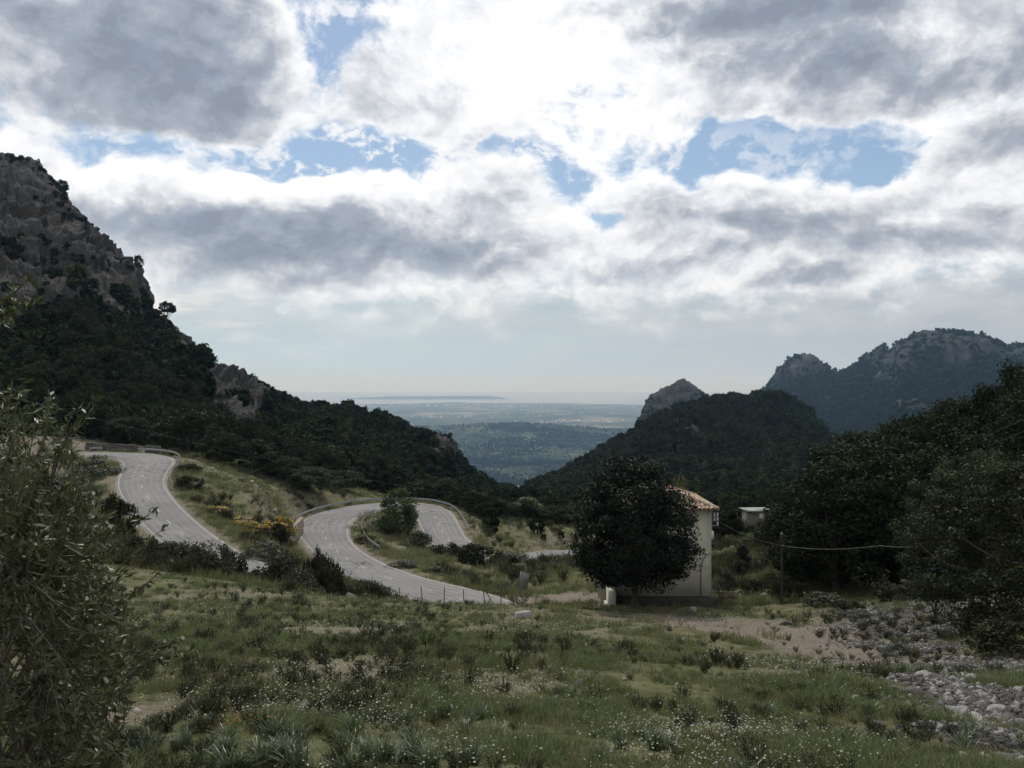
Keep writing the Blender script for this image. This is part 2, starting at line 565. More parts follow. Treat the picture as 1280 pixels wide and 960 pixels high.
t = NT('far_plain')
p = t.pos()
pw = t.vmath('ADD', p, t.vmath('SCALE', t.vmath('SUBTRACT', t.noise(p, .0006, 3, .6, color=True), (.5, .5, .5)), scale=900.0))
cell = t.voronoi(pw, .0028, 'Color')
n = t.noise(p, .0011, 6, .65)
n2 = t.noise(p, .006, 5, .7)
sep = t.n('ShaderNodeSeparateColor'); t.put(sep.inputs[0], cell)
c = t.ramp(t.math('ADD', t.math('MULTIPLY', sep.outputs[0], .55), t.math('MULTIPLY', n, .5)),
           [(.25, (.026, .036, .020)), (.45, (.042, .052, .030)), (.6, (.075, .078, .048)), (.72, (.16, .135, .095)), (.85, (.09, .095, .055))])
c = t.mix(t.rng(n2, .45, .6), c, (.028, .038, .02))
c = t.mix(t.rng(t.math('ADD', n, t.math('MULTIPLY', sep.outputs[1], .12)), .60, .70), c, (.24, .22, .19))
M['plain'] = t.surf(c, .95, spec=.05)

gm = MB()
FQ = grid_faces(len(rad), len(ang))
rq = np.repeat(rad[:-1], len(ang) - 1)
gm.v.append(GV); gm.f.append(FQ); gm.m.append((rq > 900).astype(np.int32)); gm.t.append(np.zeros(len(GV))); gm.n = len(GV)
ground = gm.build('ground', [M['ground'], M['plain']], smooth_shade=True, attrs={'dirt': dirt, 'rocky': rocky, 'roadside': roadside})
tag(ground, 'grassy hillside falling away to a wide hazy plain', kind='structure')

# sea beyond the plain
sm = MB()
sa = np.radians(np.linspace(-70, 70, 90))
coast = 17600 + 2600 * fbm(np.stack([sa * 6, sa * 0, sa * 0], -1), 4, 8) + np.where(sa < math.radians(-3), 1500, 0)
inner = np.stack([coast * np.sin(sa), coast * np.cos(sa), np.full(90, -417.5)], -1)
outer = np.stack([44000 * np.sin(sa), 44000 * np.cos(sa), np.full(90, -417.5)], -1)
sm.add(np.vstack([inner, outer]), grid_faces(2, 90))
t = NT('sea_water')
M['sea'] = t.surf((.03, .05, .07), .25, t.bump(t.noise(t.pos(), .02, 4, .6), .3, 5), .5)
tag(sm.build('sea', M['sea']), 'pale sea on the horizon beyond the plain', kind='structure')


# ------------------------------------------------------------------ mountains
def mountain(name, ridge, mat, label, rocks, ncol=420, nrow=130, rough=3.0, scale=30, prof=1.0, seed=1, back=None, drop=None, bulge=0, brk=.5):
    """ridge rows: (u, v_ridge, y_ridge, v_base, y_base); rocks: (u, v, ru, rv, weight) bare-rock areas"""
    R = np.array(ridge, float)
    if drop is not None: R[:, 1] += np.interp(R[:, 0], *drop)
    U = np.linspace(R[0, 0], R[-1, 0], ncol)
    vr, yr, vb, yb = [np.interp(U, R[:, 0], R[:, k]) for k in (1, 2, 3, 4)]
    T = np.linspace(0, 1, nrow)[:, None]
    V = vb + (vr - vb) * T
    Y = yb + (yr - yb) * (T ** prof)
    UU = np.broadcast_to(U, V.shape)
    X = (UU - CU) / F * Y
    Z = (VH - V) / F * Y
    rk = np.zeros(V.shape)
    wu = UU + 14 * fbm(np.stack([UU / 30, V / 30, 0 * V], -1), 3, 5)
    wv = V + 12 * fbm(np.stack([UU / 30, V / 30, 0 * V + 9], -1), 3, 6)
    for (cu, cv, ru, rv, w) in rocks:
        rk = np.maximum(rk, w * np.clip(1.5 - 1.0 * np.sqrt(((wu - cu) / ru) ** 2 + ((wv - cv) / rv) ** 2), 0, 1))
    # the far side falls away behind the ridge
    nb = 24
    bl = back or 250
    tb = np.linspace(0, 1, nb + 1)[1:, None]
    Yb = yr + tb * bl
    Xb = (U - CU) / F * yr + 0 * tb + (U - CU) / F * tb * bl * .6
    Zb = (VH - vr) / F * yr - (tb ** 1.3) * bl * .75
    X = np.vstack([X, Xb]); Y = np.vstack([Y, Yb]); Z = np.vstack([Z, Zb]); rk = np.vstack([rk, np.repeat(rk[-1:], nb, 0) * .5])
    pos = np.stack([X, Y, Z], -1)
    n1 = fbm(pos / scale, 5, seed)
    st = pos * np.array([1, 1, .35])
    n2 = fbm(st / (scale * .45), 5, seed + 50, .55, ridged=True)
    edge = np.ones(X.shape)
    edge[:nrow] = np.minimum(1, T * 6)
    amp = rough * edge
    n3 = fbm(pos * np.array([1, 1, .4]) / (scale * .13), 4, seed + 90, .6, ridged=True)
    rkd = np.clip(rk + .45 * fbm(pos / (scale * .5), 4, seed + 130), 0, 1) * smooth(.05, .3, rk)
    crest = np.ones(X.shape)
    crest[:nrow] = 1 - .85 * smooth(.80, 1, T)
    crest[nrow:] = .15
    d = amp * (n1 * (.4 + .6 * crest) + crest * rk * (1.5 * (n2 - .1) + .8 * n3) + (1 - crest) * .45 * rk * n3) + bulge * rkd * edge * crest
    rk = np.clip(rk + brk * rk * fbm(pos / (scale * .3), 5, seed + 150, .65), 0, 1.2)
    nx = np.zeros_like(pos)
    # push along the slope's own facing: out towards the valley and up
    ty = np.gradient(pos, axis=0); tx = np.gradient(pos, axis=1)
    nn = np.cross(tx, ty)
    nn /= np.linalg.norm(nn, axis=2)[..., None] + 1e-9
    pos = pos + nn * d[..., None]
    mb = MB()
    mb.add(pos.reshape(-1, 3), grid_faces(nrow + nb, ncol))
    o = mb.build(name, mat, smooth_shade=True, attrs={'rock': rk})
    tag(o, label, kind='structure')
    return pos[:nrow + 3], rk[:nrow + 3], U


left_ridge = [(-420, 150, 360, 520, 175), (-120, 170, 340, 540, 150), (0, 197, 330, 552, 140), (35, 203, 330, 553, 140), (50, 215, 330, 553, 140), (65, 230, 330, 554, 141), (76, 247, 328, 554, 142), (95, 270, 326, 555, 143), (120, 293, 325, 556, 145), (140, 318, 324, 557, 146),
              (160, 347, 323, 560, 148), (170, 372, 322, 562, 150), (181, 394, 322, 563, 150), (195, 408, 322, 565, 151), (217, 416, 323, 568, 153), (235, 431, 325, 571, 155), (265, 454, 330, 577, 158), (290, 472, 336, 583, 160), (320, 485, 345, 591, 163), (350, 497, 355, 598, 167),
              (380, 505, 365, 604, 172), (410, 507, 375, 610, 178), (440, 506, 385, 615, 184), (470, 516, 395, 619, 190), (500, 526, 405, 624, 200), (530, 541, 416, 628, 212), (553, 551, 425, 631, 225), (575, 571, 435, 634, 240), (595, 593, 445, 637, 262), (620, 608, 460, 640, 290), (645, 617, 480, 643, 320), (690, 640, 500, 655, 350)]
LROCK = [(10, 230, 80, 55, 1.2), (60, 275, 80, 65, 1.15), (95, 330, 85, 65, 1.2), (50, 350, 75, 60, 1.1), (125, 360, 60, 50, 1.1), (20, 290, 70, 60, 1.05), (150, 365, 36, 40, 1.0), (-60, 250, 80, 80, 1.1), (20, 395, 50, 26, .6), (215, 443, 38, 32, 1), (190, 420, 22, 24, .9), (285, 500, 46, 42, 1.1), (250, 492, 38, 36, .95), (305, 525, 28, 32, 1), (540, 566, 30, 24, 1), (535, 588, 20, 20, .75), (480, 545, 16, 12, .6), (400, 560, 14, 9, .5)]
LP, LR, LU = mountain('mountain', left_ridge, M['mount_left'], 'steep wooded mountain with a grey limestone cliff rising beside the road', LROCK, 560, 190, 4.2, 28, 1.25, 11, drop=([150, 180, 230, 600, 650], [0, 5, 8, 9, 0]), bulge=5)

hill_ridge = [(560, 655, 440, 668, 330), (630, 630, 500, 652, 320), (650, 616, 520, 650, 315), (665, 603, 540, 650, 310), (700, 586, 580, 652, 290), (740, 564, 610, 655, 280), (770, 546, 630, 657, 275), (800, 527, 650, 658, 270), (830, 512, 660, 658, 265), (870, 498, 670, 657, 260), (900, 492, 675, 655, 255), (940, 488, 680, 652, 250), (965, 486, 680, 650, 250), (990, 493, 680, 648, 250), (1010, 511, 675, 646, 250), (1030, 535, 670, 644, 250), (1045, 551, 665, 642, 250), (1080, 572, 650, 640, 245), (1150, 600, 630, 640, 240), (1300, 640, 600, 645, 240)]
HROCK = [(858, 542, 40, 22, .78), (825, 552, 26, 14, .62), (895, 520, 40, 12, .5), (810, 560, 18, 12, .55), (745, 590, 16, 10, .4), (960, 520, 20, 10, .3), (930, 612, 60, 14, .42), (800, 560, 15, 8, .4)]
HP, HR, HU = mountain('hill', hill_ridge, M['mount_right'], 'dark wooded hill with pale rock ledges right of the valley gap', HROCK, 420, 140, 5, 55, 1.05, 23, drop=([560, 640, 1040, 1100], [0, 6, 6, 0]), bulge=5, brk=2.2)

peak_ridge = [(740, 620, 1500, 640, 1000), (782, 565, 1500, 620, 1000), (797, 528, 1500, 600, 1000), (804, 511, 1500, 600, 1000), (815, 497, 1500, 600, 1000), (827, 487, 1500, 600, 1000), (838, 480, 1500, 600, 1000), (848, 476, 1500, 600, 1000), (856, 478, 1500, 600, 1000), (864, 483, 1500, 600, 1000), (878, 492, 1500, 600, 1000), (900, 505, 1500, 600, 1000), (960, 540, 1500, 600, 1000)]
KP, KR, KU = mountain('peak', peak_ridge, M['mount_far'], 'small pale rocky peak just behind the dark wooded hill', [(840, 492, 50, 26, 1.0)], 160, 90, 15, 55, 1, 31, 500, brk=.9)

far_ridge = [(880, 540, 2700, 600, 1300), (920, 515, 2650, 600, 1300), (945, 495, 2600, 600, 1300), (960, 482, 2600, 595, 1300), (972, 466, 2600, 595, 1300), (985, 452, 2600, 595, 1300), (995, 445.5, 2600, 595, 1300), (1005, 443.5, 2600, 595, 1300), (1018, 448, 2600, 595, 1300), (1028, 457, 2600, 595, 1300), (1038, 462, 2580, 595, 1300), (1047, 464, 2560, 595, 1280), (1062, 457, 2520, 595, 1260), (1080, 445, 2480, 590, 1240), (1098, 434, 2450, 590, 1220), (1105, 433, 2430, 590, 1210), (1113, 440, 2400, 590, 1200), (1122, 430, 2380, 588, 1180), (1140, 419, 2350, 586, 1150), (1170, 415, 2320, 584, 1120), (1200, 414, 2300, 582, 1100), (1225, 418, 2280, 580, 1080), (1245, 428, 2260, 580, 1080), (1262, 433, 2250, 580, 1060), (1285, 431, 2240, 580, 1050), (1330, 415, 2200, 580, 1050), (1420, 430, 2150, 580, 1050), (1550, 470, 2100, 590, 1050)]
FROCK = [(1000, 458, 40, 20, 1.1), (1195, 438, 70, 17, 1.0), (1265, 445, 45, 12, .95), (1120, 448, 18, 22, .85), (1095, 440, 20, 12, .6), (1105, 475, 14, 8, .6), (1140, 510, 30, 12, .5), (1150, 425, 22, 14, .7), (1070, 500, 20, 10, .3)]
FP, FR, FU = mountain('mountain', far_ridge, M['mount_far'], 'distant blue grey mountain ridge with a cliff band and a domed peak', FROCK, 420, 140, 26, 130, 1.1, 41, 900, drop=([900, 1000, 1400], [0, 0, 2]), bulge=10, brk=1.3)

t = NT('low_wooded_hill')
p = t.pos()
c = t.mix(t.noise(p, .012, 6, .75), (.016, .024, .014), (.042, .052, .028))
c = t.mix(t.rng(t.noise(p, .0028, 6, .7), .52, .66), c, (.12, .135, .06))
c = t.mix(t.rng(t.noise(p, .009, 4, .6), .66, .74), c, (.33, .29, .22))
M['lowhill'] = t.surf(c, .95, t.bump(t.noise(p, .05, 6, .75), 1, 14), .05)
low = [(250, 548, 6400, 612, 3300), (400, 536, 6300, 612, 3300), (470, 533, 6200, 612, 3300), (560, 531, 6100, 612, 3300), (600, 529, 6000, 612, 3300), (640, 528.5, 6000, 612, 3300), (690, 530, 6000, 612, 3300), (720, 533, 6000, 612, 3300), (760, 536, 6100, 612, 3300), (800, 535, 6100, 612, 3300), (860, 538, 6200, 612, 3300), (1000, 550, 6200, 612, 3300)]
WP, WR, WU = mountain('low_hill', low, M['lowhill'], 'low wooded hill out on the plain seen through the gap', [], 260, 110, 40, 500, 1.15, 51, 2000)
cape = [(400, 499.5, 23500, 501, 22800), (455, 497, 23500, 500.5, 22800), (480, 495.6, 23500, 500.5, 22800), (560, 495.2, 23500, 500.5, 22800), (612, 494.8, 23500, 500.5, 22800), (624, 496.5, 23500, 500.5, 22800), (640, 499.6, 23500, 500.5, 22800)]
mountain('headland', cape, M['lowhill'], 'flat topped headland across the bay on the horizon', [], 90, 20, 10, 900, 1, 61, 900)


# ------------------------------------------------------------------ leaves, trees
def quads(mb, c, nrm, size, aspect=1.0, tone=0, fold=0.0, axis=None):
    """leaf-shaped quads: centres, normals, lengths"""
    c = np.asarray(c, float); k = len(c)
    nrm = nrm / (np.linalg.norm(nrm, axis=1)[:, None] + 1e-9)
    r = rng.normal(size=(k, 3)) if axis is None else axis
    a = r - (r * nrm).sum(1)[:, None] * nrm
    a /= np.linalg.norm(a, axis=1)[:, None] + 1e-9
    b = np.cross(nrm, a)
    s = np.broadcast_to(np.asarray(size, float), (k,))[:, None]
    L, W = a * s * .5, b * s * .5 * aspect
    off = nrm * s * fold
    v = np.stack([c - L, c + W + off - L * .1, c + L, c - W + off - L * .1], 1).reshape(-1, 3)
    f = np.arange(4 * k).reshape(k, 4)
    mb.add(v, f, np.repeat(np.broadcast_to(np.asarray(tone, float), (k,)), 4))


def clump_leaves(mb, clumps, per, size, aspect=.7, up=.15):
    cl = np.asarray(clumps, float)
    n = len(cl)
    dirs = rng.normal(size=(n, per, 3))
    dirs /= np.linalg.norm(dirs, axis=2)[..., None]
    rr = cl[:, None, 3:4] * (rng.uniform(.25, 1, (n, per, 1)) ** .55) * (1 + .25 * rng.normal(size=(n, per, 1)) * .5)
    sq = np.array([1, 1, .72])
    c = cl[:, None, :3] + dirs * rr * sq
    nr = dirs + rng.normal(size=dirs.shape) * .75 + np.array([0, 0, up])
    tone = np.clip(np.repeat(rng.uniform(.05, .85, n), per) + rng.normal(0, .18, n * per), 0, 1)
    quads(mb, c.reshape(-1, 3), nr.reshape(-1, 3), size * rng.uniform(.6, 1.3, n * per), aspect, tone, .06)


def envelope_clumps(n, W, H, shape, rmin, rmax, z0=0, hollow=.45, lump=.22, seed=0):
    """clump centres filling an uneven crown; shape(t) = relative radius at relative height"""
    out = []
    ph = rng.uniform(0, 6.28, 4)
    while len(out) < n:
        t = rng.uniform(0, 1)
        R = shape(t)
        if rng.uniform() > R + .15: continue
        th = rng.uniform(0, 6.283)
        lum = 1 + lump * (math.sin(2 * th + ph[0] + 3 * t) * .6 + math.sin(3 * th + ph[1] - 5 * t) * .5 + math.sin(5 * th + ph[2] + 9 * t) * .35)
        r = R * lum * (hollow + (1 - hollow) * math.sqrt(rng.uniform()))
        rad_ = rng.uniform(rmin, rmax)
        out.append((r * W / 2 * math.cos(th), r * W / 2 * math.sin(th), z0 + t * H, rad_))
    return out


def limbs(mb, base_h, clumps, r0, lean=(0, 0), n=9, top=.6):
    H = max(c[2] for c in clumps)
    zt = base_h + (H - base_h) * top
    k = 8
    s = np.linspace(0, 1, k)
    w = rng.normal(0, .03 * H, (k, 2)).cumsum(0) * s[:, None] * .5
    path = np.stack([lean[0] * s + w[:, 0], lean[1] * s + w[:, 1], -.35 + (zt + .35) * s], -1)
    rads = r0 * (1 - .72 * s)
    rads[0] *= 1.5
    tube(mb, path, rads, 8)
    idx = rng.choice(len(clumps), min(n, len(clumps)), replace=False)
    for i in idx:
        c = np.array(clumps[i][:3])
        f = rng.uniform(.3, .95)
        j = min(k - 2, int(f * (k - 1)))
        a = path[j]
        if c[2] < a[2]: c[2] = a[2] + .2
        m = (a + c) / 2 + np.array([0, 0, -.08 * H]) * rng.uniform(0, 1)
        q = catmull([a, m, c], np.linalg.norm(c - a) / 5)
        tube(mb, q, np.linspace(rads[j] * .55, r0 * .08, len(q)), 5)
    return mb


ROUND = lambda t: math.sqrt(max(0, 1 - (2 * t - 1) ** 2)) ** .8
OAKSH = lambda t: (min(1, .62 + 1.3 * t) if t < .3 else math.sqrt(max(0, 1 - ((t - .3) / .72) ** 2))) ** .9
CENTER = lambda t: np.interp(t, [0, .05, .15, .28, .42, .58, .75, .9, 1], [.36, .55, .78, .94, 1.0, .93, .76, .52, .28])
PINESH = lambda t: np.interp(t, [0, .15, .5, .8, 1], [.55, .95, 1, .7, .25])
UMB = lambda t: np.interp(t, [0, .2, .6, 1], [.7, 1, .85, .3])
CYP = lambda t: np.interp(t, [0, .15, .5, .8, 1], [.7, 1, .85, .5, .1])
BUSHSH = lambda t: np.interp(t, [0, .3, .7, 1], [.85, 1, .75, .3])

PROTO = {}


def proto_tree(key, mat, W, H, shape, ncl, rcl, per, size, trunk_h=None, r0=None, nl=9, lump=.22, bark='bark', hollow=.45, lean=(0, 0), aspect=.7):
    """a tree of crown width W and crown height H on a bare trunk of trunk_h"""
    th = trunk_h if trunk_h is not None else H * .25
    cl = envelope_clumps(ncl, W - 2 * rcl[0], H - rcl[0] * 1.0, shape, rcl[0], rcl[1], th + rcl[0] * .5, hollow, lump)
    cl = [(c[0] + lean[0], c[1] + lean[1], c[2], c[3]) for c in cl]
    cm = MB(); clump_leaves(cm, cl, per, size, aspect)
    tm = MB(); limbs(tm, th, cl, r0 or H * .03, lean, nl)
    PROTO[key] = (tm.mesh('trunk', M[bark], smooth_shade=True), cm.mesh('crown', mat), W, H + th)


def put_tree(key, loc, width=None, heightm=None, label='', name='tree', cat='tree', group=None, rz=None, crown='crown', stem='trunk'):
    tm, cm, W, H = PROTO[key]
    o = empty(name, loc, rng.uniform(0, 6.28) if rz is None else rz, label, cat, group)
    sw = (width / W) if width else 1
    sh = (heightm / H) if heightm else sw
    o.scale = (sw, sw, sh)
    for nm, me in ((stem, tm), (crown, cm)):
        if me is None: continue
        c = bpy.data.objects.new(nm, me); COL.objects.link(c); c.parent = o
    return o


def tree_px(key, u, vb, y, vtop, wpx, label, **k):
    """stands on the ground y metres ahead in column u; top and width as measured on the photo"""
    g = on_ground(u, y)
    ztop = (VH - vtop) / F * y
    h = max(ztop - g[2], .4)
    g[2] -= .05
    return put_tree(key, tuple(g), wpx / F * y, h, label, **k)


proto_tree('center', M['round'], 8.3, 8.0, CENTER, 300, (.5, .95), 180, .16, 1.3, .22, 14, .08, hollow=.3)
proto_tree('oakA', M['oak'], 8.5, 8, OAKSH, 140, (.6, 1.2), 190, .21, .9, .3, 12, .25)
proto_tree('oakB', M['oak'], 8.5, 8, ROUND, 130, (.6, 1.2), 190, .21, .7, .28, 12, .3)
proto_tree('oakC', M['lightoak'], 8, 8.5, OAKSH, 170, (.45, .95), 170, .16, .9, .2, 6, .3, 'palebark')
proto_tree('oakD', M['oak'], 8, 9, PINESH, 130, (.55, 1.1), 180, .21, 1.0, .25, 12, .3)
proto_tree('smalldark', M['round'], 3.2, 2.5, ROUND, 45, (.3, .55), 120, .12, 1.0, .08, 8, .2)
proto_tree('greenA', M['green'], 6, 5.5, BUSHSH, 60, (.5, 1.0), 110, .26, .3, .16, 8, .28)
proto_tree('roadoak', M['bush'], 6, 5, ROUND, 60, (.5, 1.0), 110, .26, .8, .16, 8, .22)
proto_tree('yellow', M['yellowtree'], 4.5, 4, OAKSH, 45, (.4, .8), 100, .22, 1, .12, 8, .3)
proto_tree('cypress', M['round'], 1.7, 2.8, CYP, 34, (.2, .38), 80, .12, .1, .06, 5, .1)
proto_tree('umbrella', M['pine'], 6, 2.6, UMB, 30, (.5, .95), 120, .3, 4.2, .18, 10, .25, lean=(.6, 0))
for i in range(3):
    proto_tree(f'slope{i}', M[('oak', 'bush', 'pine')[i]], 6, 5, (OAKSH, ROUND, PINESH)[i], 56, (.5, 1.0), 100, .30, .7, .15, 5, .28)
    proto_tree(f'bush{i}', M[('bush', 'brownbush', 'greybush')[i]], 2.4, 1.5, BUSHSH, 38, (.2, .45), 100, .11, -.1, .05, 9, .3)
proto_tree('thinbush', M['brownbush'], 1.8, 2.0, BUSHSH, 30, (.15, .35), 50, .10, .1, .04, 16, .35)

# --- the big trees
o = put_tree('center', tuple(on_ground(793, 51.5)), 8.6, 9.1, 'large dense dark evergreen tree standing right in front of the pale house', name='evergreen_tree', rz=.4)
RT = [('oakA', 1045, 61, 585, 165, 'broad dark oak just right of the utility pole, lowest of the tall grove'),
      ('oakB', 1118, 62, 548, 180, 'tall dark oak in the middle of the grove above the stony gully'),
      ('oakD', 1005, 66, 610, 110, 'slim dark oak at the left edge of the grove, behind the utility pole'),
      ('oakA', 1085, 78, 540, 175, 'dark oak rising behind the broad oak beside the utility pole'),
      ('oakB', 1160, 70, 520, 150, 'dark oak at the back of the grove whose top meets the far mountain'),
      ('oakC', 1212, 36, 560, 170, 'olive toned lighter oak in front of the dark grove'),
      ('oakC', 1286, 33, 548, 225, 'pale leaved oak at the right frame edge with a leaning grey trunk'),
      ('oakD', 1218, 82, 500, 95, 'dark pointed tree on the rise behind the lighter oak'),
      ('oakD', 1262, 76, 452, 105, 'tallest dark tree on the rise at the right edge of the view'),
      ('oakB', 1300, 70, 480, 130, 'dark tree half out of view below the tallest one on the rise'),
      ('oakB', 1240, 60, 560, 150, 'dark oak filling the gap between the lighter oak and the rise'),
      ('oakB', 1145, 86, 522, 140, 'dark oak on the rise closing the gap in the middle of the grove'),
      ('oakA', 1195, 84, 500, 130, 'dark oak below the pointed tree on the rise'),
      ('oakD', 1282, 62, 492, 150, 'dark oak directly above the pale leaved oak at the frame edge'),
      ('oakA', 1180, 58, 600, 120, 'low dark oak over the top of the stony gully')]
for k, u, y, vt, w, lab in RT:
    tree_px(k, u, 0, y, vt, w, lab, name='oak_tree')
tree_px('smalldark', 1168, 0, 40, 692, 78, 'small dark round tree with a thin bare trunk among the stones', name='oak_tree')
tree_px('greenA', 497, 0, 116, 612, 62, 'fresh green tree inside the bend of the lower hairpin', name='tree')
tree_px('roadoak', 596, 0, 140, 612, 52, 'grey green round tree just outside the lower hairpin guardrail', name='tree')
tree_px('greenA', 660, 0, 152, 622, 58, 'yellow green tree on the valley floor left of the house', name='tree')
tree_px('roadoak', 628, 0, 150, 626, 52, 'dull green tree between the hairpin and the valley floor tree', name='tree')
tree_px('roadoak', 692, 0, 146, 632, 48, 'dull green tree beside the crown of the big dark evergreen', name='tree')
tree_px('yellow', 846, 0, 78, 599, 62, 'ochre leaved tree peeping over the tiled house roof', name='tree')
tree_px('cypress', 929, 0, 76, 678, 24, 'small dark conical cypress on the grass right of the house', name='cypress_tree')
tree_px('roadoak', 905, 0, 108, 630, 46, 'dark tree behind the wall brackets of the house', name='tree')
tree_px('roadoak', 1005, 0, 112, 612, 60, 'grey green tree behind the pale shed roof', name='tree')
tree_px('roadoak', 962, 0, 95, 648, 40, 'low tree just in front of the pale shed', name='tree')

# --- shrubs by the road and the field's edge
SH = [('bush0', 290, 63, 684, 52, 'dark shrub covering the foot of the upper road, right of the twiggy bush', 'shrub'),
      ('bush1', 218, 62, 676, 60, 'brown shrub against the lower verge of the upper road', 'shrub'),
      ('bush0', 180, 62, 668, 60, 'dark shrub between the olive bush and the upper road', 'shrub'),
      ('bush0', 338, 62, 700, 64, 'dark bulky shrub right of the last bit of the upper road', 'shrub'),
      ('bush0', 150, 82, 612, 46, 'dark upright shrub overlapping the bend of the upper road', 'shrub'),
      ('bush0', 205, 60, 674, 62, 'low dark shrub below the upper road, nearest the olive bush', 'shrub'),
      ('bush1', 240, 60, 678, 66, 'low brown shrub below the upper road', 'shrub'),
      ('thinbush', 274, 61, 668, 38, 'thin twiggy bush against the lower edge of the upper road', 'shrub'),
      ('bush0', 256, 58, 686, 60, 'dark shrub under the thin twiggy bush', 'shrub'),
      ('bush2', 330, 76, 676, 60, 'grey green shrub below the yellow gorse', 'shrub'),
      ('bush1', 352, 63, 690, 82, 'large brownish thicket shrub where the upper road disappears', 'shrub'),
      ('bush0', 400, 63, 690, 60, 'dark rounded shrub hiding the near side of the lower road', 'shrub'),
      ('bush0', 392, 67, 679, 30, 'small dark shrub against the lower road left of its bend', 'shrub'),
      ('bush1', 375, 58, 712, 56, 'brown shrub in front of the dark rounded one', 'shrub'),
      ('bush0', 415, 60, 712, 50, 'dark shrub at the near verge of the lower road', 'shrub'),
      ('bush0', 476, 58, 724, 34, 'small green shrub standing against the pale lower road', 'shrub'),
      ('bush1', 445, 58, 730, 44, 'low brown shrub on the verge left of the small green one', 'shrub'),
      ('bush0', 322, 60, 706, 48, 'dark shrub beside the last bit of the upper road', 'shrub'),
      ('bush0', 346, 94, 652, 34, 'dark shrub next to the tan retaining wall', 'shrub'),
      ('bush2', 520, 110, 664, 40, 'grey green shrub on the bank inside the hairpin', 'shrub'),
      ('bush0', 556, 106, 676, 52, 'dark hedge like shrub hiding the road below the hairpin', 'shrub'),
      ('bush0', 600, 104, 676, 60, 'dark low shrub on the bank right of the hedge like one', 'shrub'),
      ('bush1', 640, 104, 690, 56, 'brown green scrub under the pale strip of road', 'shrub'),
      ('bush2', 480, 118, 644, 50, 'grey green shrub at the foot of the hairpin tree', 'shrub'),
      ('bush1', 505, 88, 700, 40, 'brown shrub on the inner verge of the lower road', 'shrub'),
      ('bush2', 545, 86, 708, 36, 'grey green low shrub on the inner verge of the lower road', 'shrub'),
      ('bush1', 455, 104, 668, 30, 'brown shrub behind the inner guardrail', 'shrub'),
      ('bush0', 950, 62, 722, 46, 'dark shrub between the house and the utility pole', 'shrub'),
      ('bush2', 905, 64, 712, 34, 'grey green shrub close to the right corner of the house', 'shrub'),
      ('bush0', 985, 58, 715, 44, 'dark shrub at the foot of the utility pole', 'shrub'),
      ('bush1', 1030, 54, 740, 60, 'brown green shrub on the bank above the stony gully', 'shrub'),
      ('bush1', 1075, 46, 762, 52, 'brown shrub at the head of the stony gully', 'shrub'),
      ('bush2', 1125, 30, 812, 46, 'grey green shrub at the left edge of the stones', 'shrub'),
      ('bush0', 1060, 50, 748, 40, 'dark shrub in the shade below the broad oak', 'shrub'),
      ('bush0', 238, 104, 592, 36, 'dark shrub behind the rail of the upper bend', 'shrub'),
      ('bush0', 236, 113, 578, 36, 'dark shrub next to the curved end of the upper rail', 'shrub'),
      ('bush2', 120, 108, 574, 60, 'grey green shrub on the verge of the upper bend', 'shrub'),
      ('bush2', 85, 96, 590, 60, 'grey green shrub behind the olive twigs, below the upper bend', 'shrub'),
      ('bush0', 110, 70, 640, 70, 'dark shrub behind the olive bush', 'shrub'),
          ('bush0', 1235, 33, 752, 90, 'dark shrub at the foot of the lighter oak, above the stones', 'shrub'),
          ('bush0', 1275, 27, 770, 110, 'dark shrub under the pale leaved oak by the leaning trunk', 'shrub'),
          ('bush1', 1212, 46, 738, 70, 'brown shrub between the small dark tree and the lighter oak', 'shrub'),
          ('bush0', 1130, 52, 722, 80, 'dark shrub deep in the shade of the grove', 'shrub'),
          ('bush1', 910, 57, 742, 30, 'small brown shrub at the end of the house plinth', 'shrub')]
for k, u, y, vt, w, lab, nm in SH:
    tree_px(k, u, 0, y, vt, w, lab, name=nm, cat='shrub', crown='foliage', stem='stem')

# gorse with yellow blossom
gs_f, gs_b, gs_s = MB(), MB(), MB()
cl = envelope_clumps(36, 2.1, 1.3, BUSHSH, .2, .42, 0)
clump_leaves(gs_f, cl, 80, .11)
clump_leaves(gs_b, [(c[0], c[1], c[2] + .1, c[3] * 1.05) for c in cl if c[2] > .3 and rng.uniform() < .8], 70, .12)
limbs(gs_s, .1, cl, .04, n=8)
gf, gb, gst = gs_f.mesh('foliage', M['greybush']), gs_b.mesh('blossom', M['gorse']), gs_s.mesh('stem', M['bark'])
for u, y, vt, w, lab in ((266, 96, 639, 34, 'yellow flowering gorse nearest the upper road'), (292, 95, 648, 36, 'gorse with fewer yellow flowers, second from the upper road'), (318, 93, 656, 30, 'low yellow gorse at the bottom of the knoll'), (338, 95, 655, 34, 'yellow gorse beside the dark shrub and the retaining wall'),
                         (109, 112, 580, 20, 'small yellow gorse on the verge of the upper bend'), (352, 97, 652, 26, 'round yellow gorse nearest the retaining wall')):
    g = on_ground(u, y)
    o = empty('gorse_bush', g, rng.uniform(0, 6), lab, 'shrub', 'gorse bushes on the knoll')
    h = max(.5, (VH - vt) / F * y - g[2])
    o.scale = (1.35 * w / F * y / 2.3,) * 2 + (1.25 * h / 1.5,)
    for nm, me in (('foliage', gf), ('blossom', gb), ('stem', gst)):
        c = bpy.data.objects.new(nm, me); COL.objects.link(c); c.parent = o


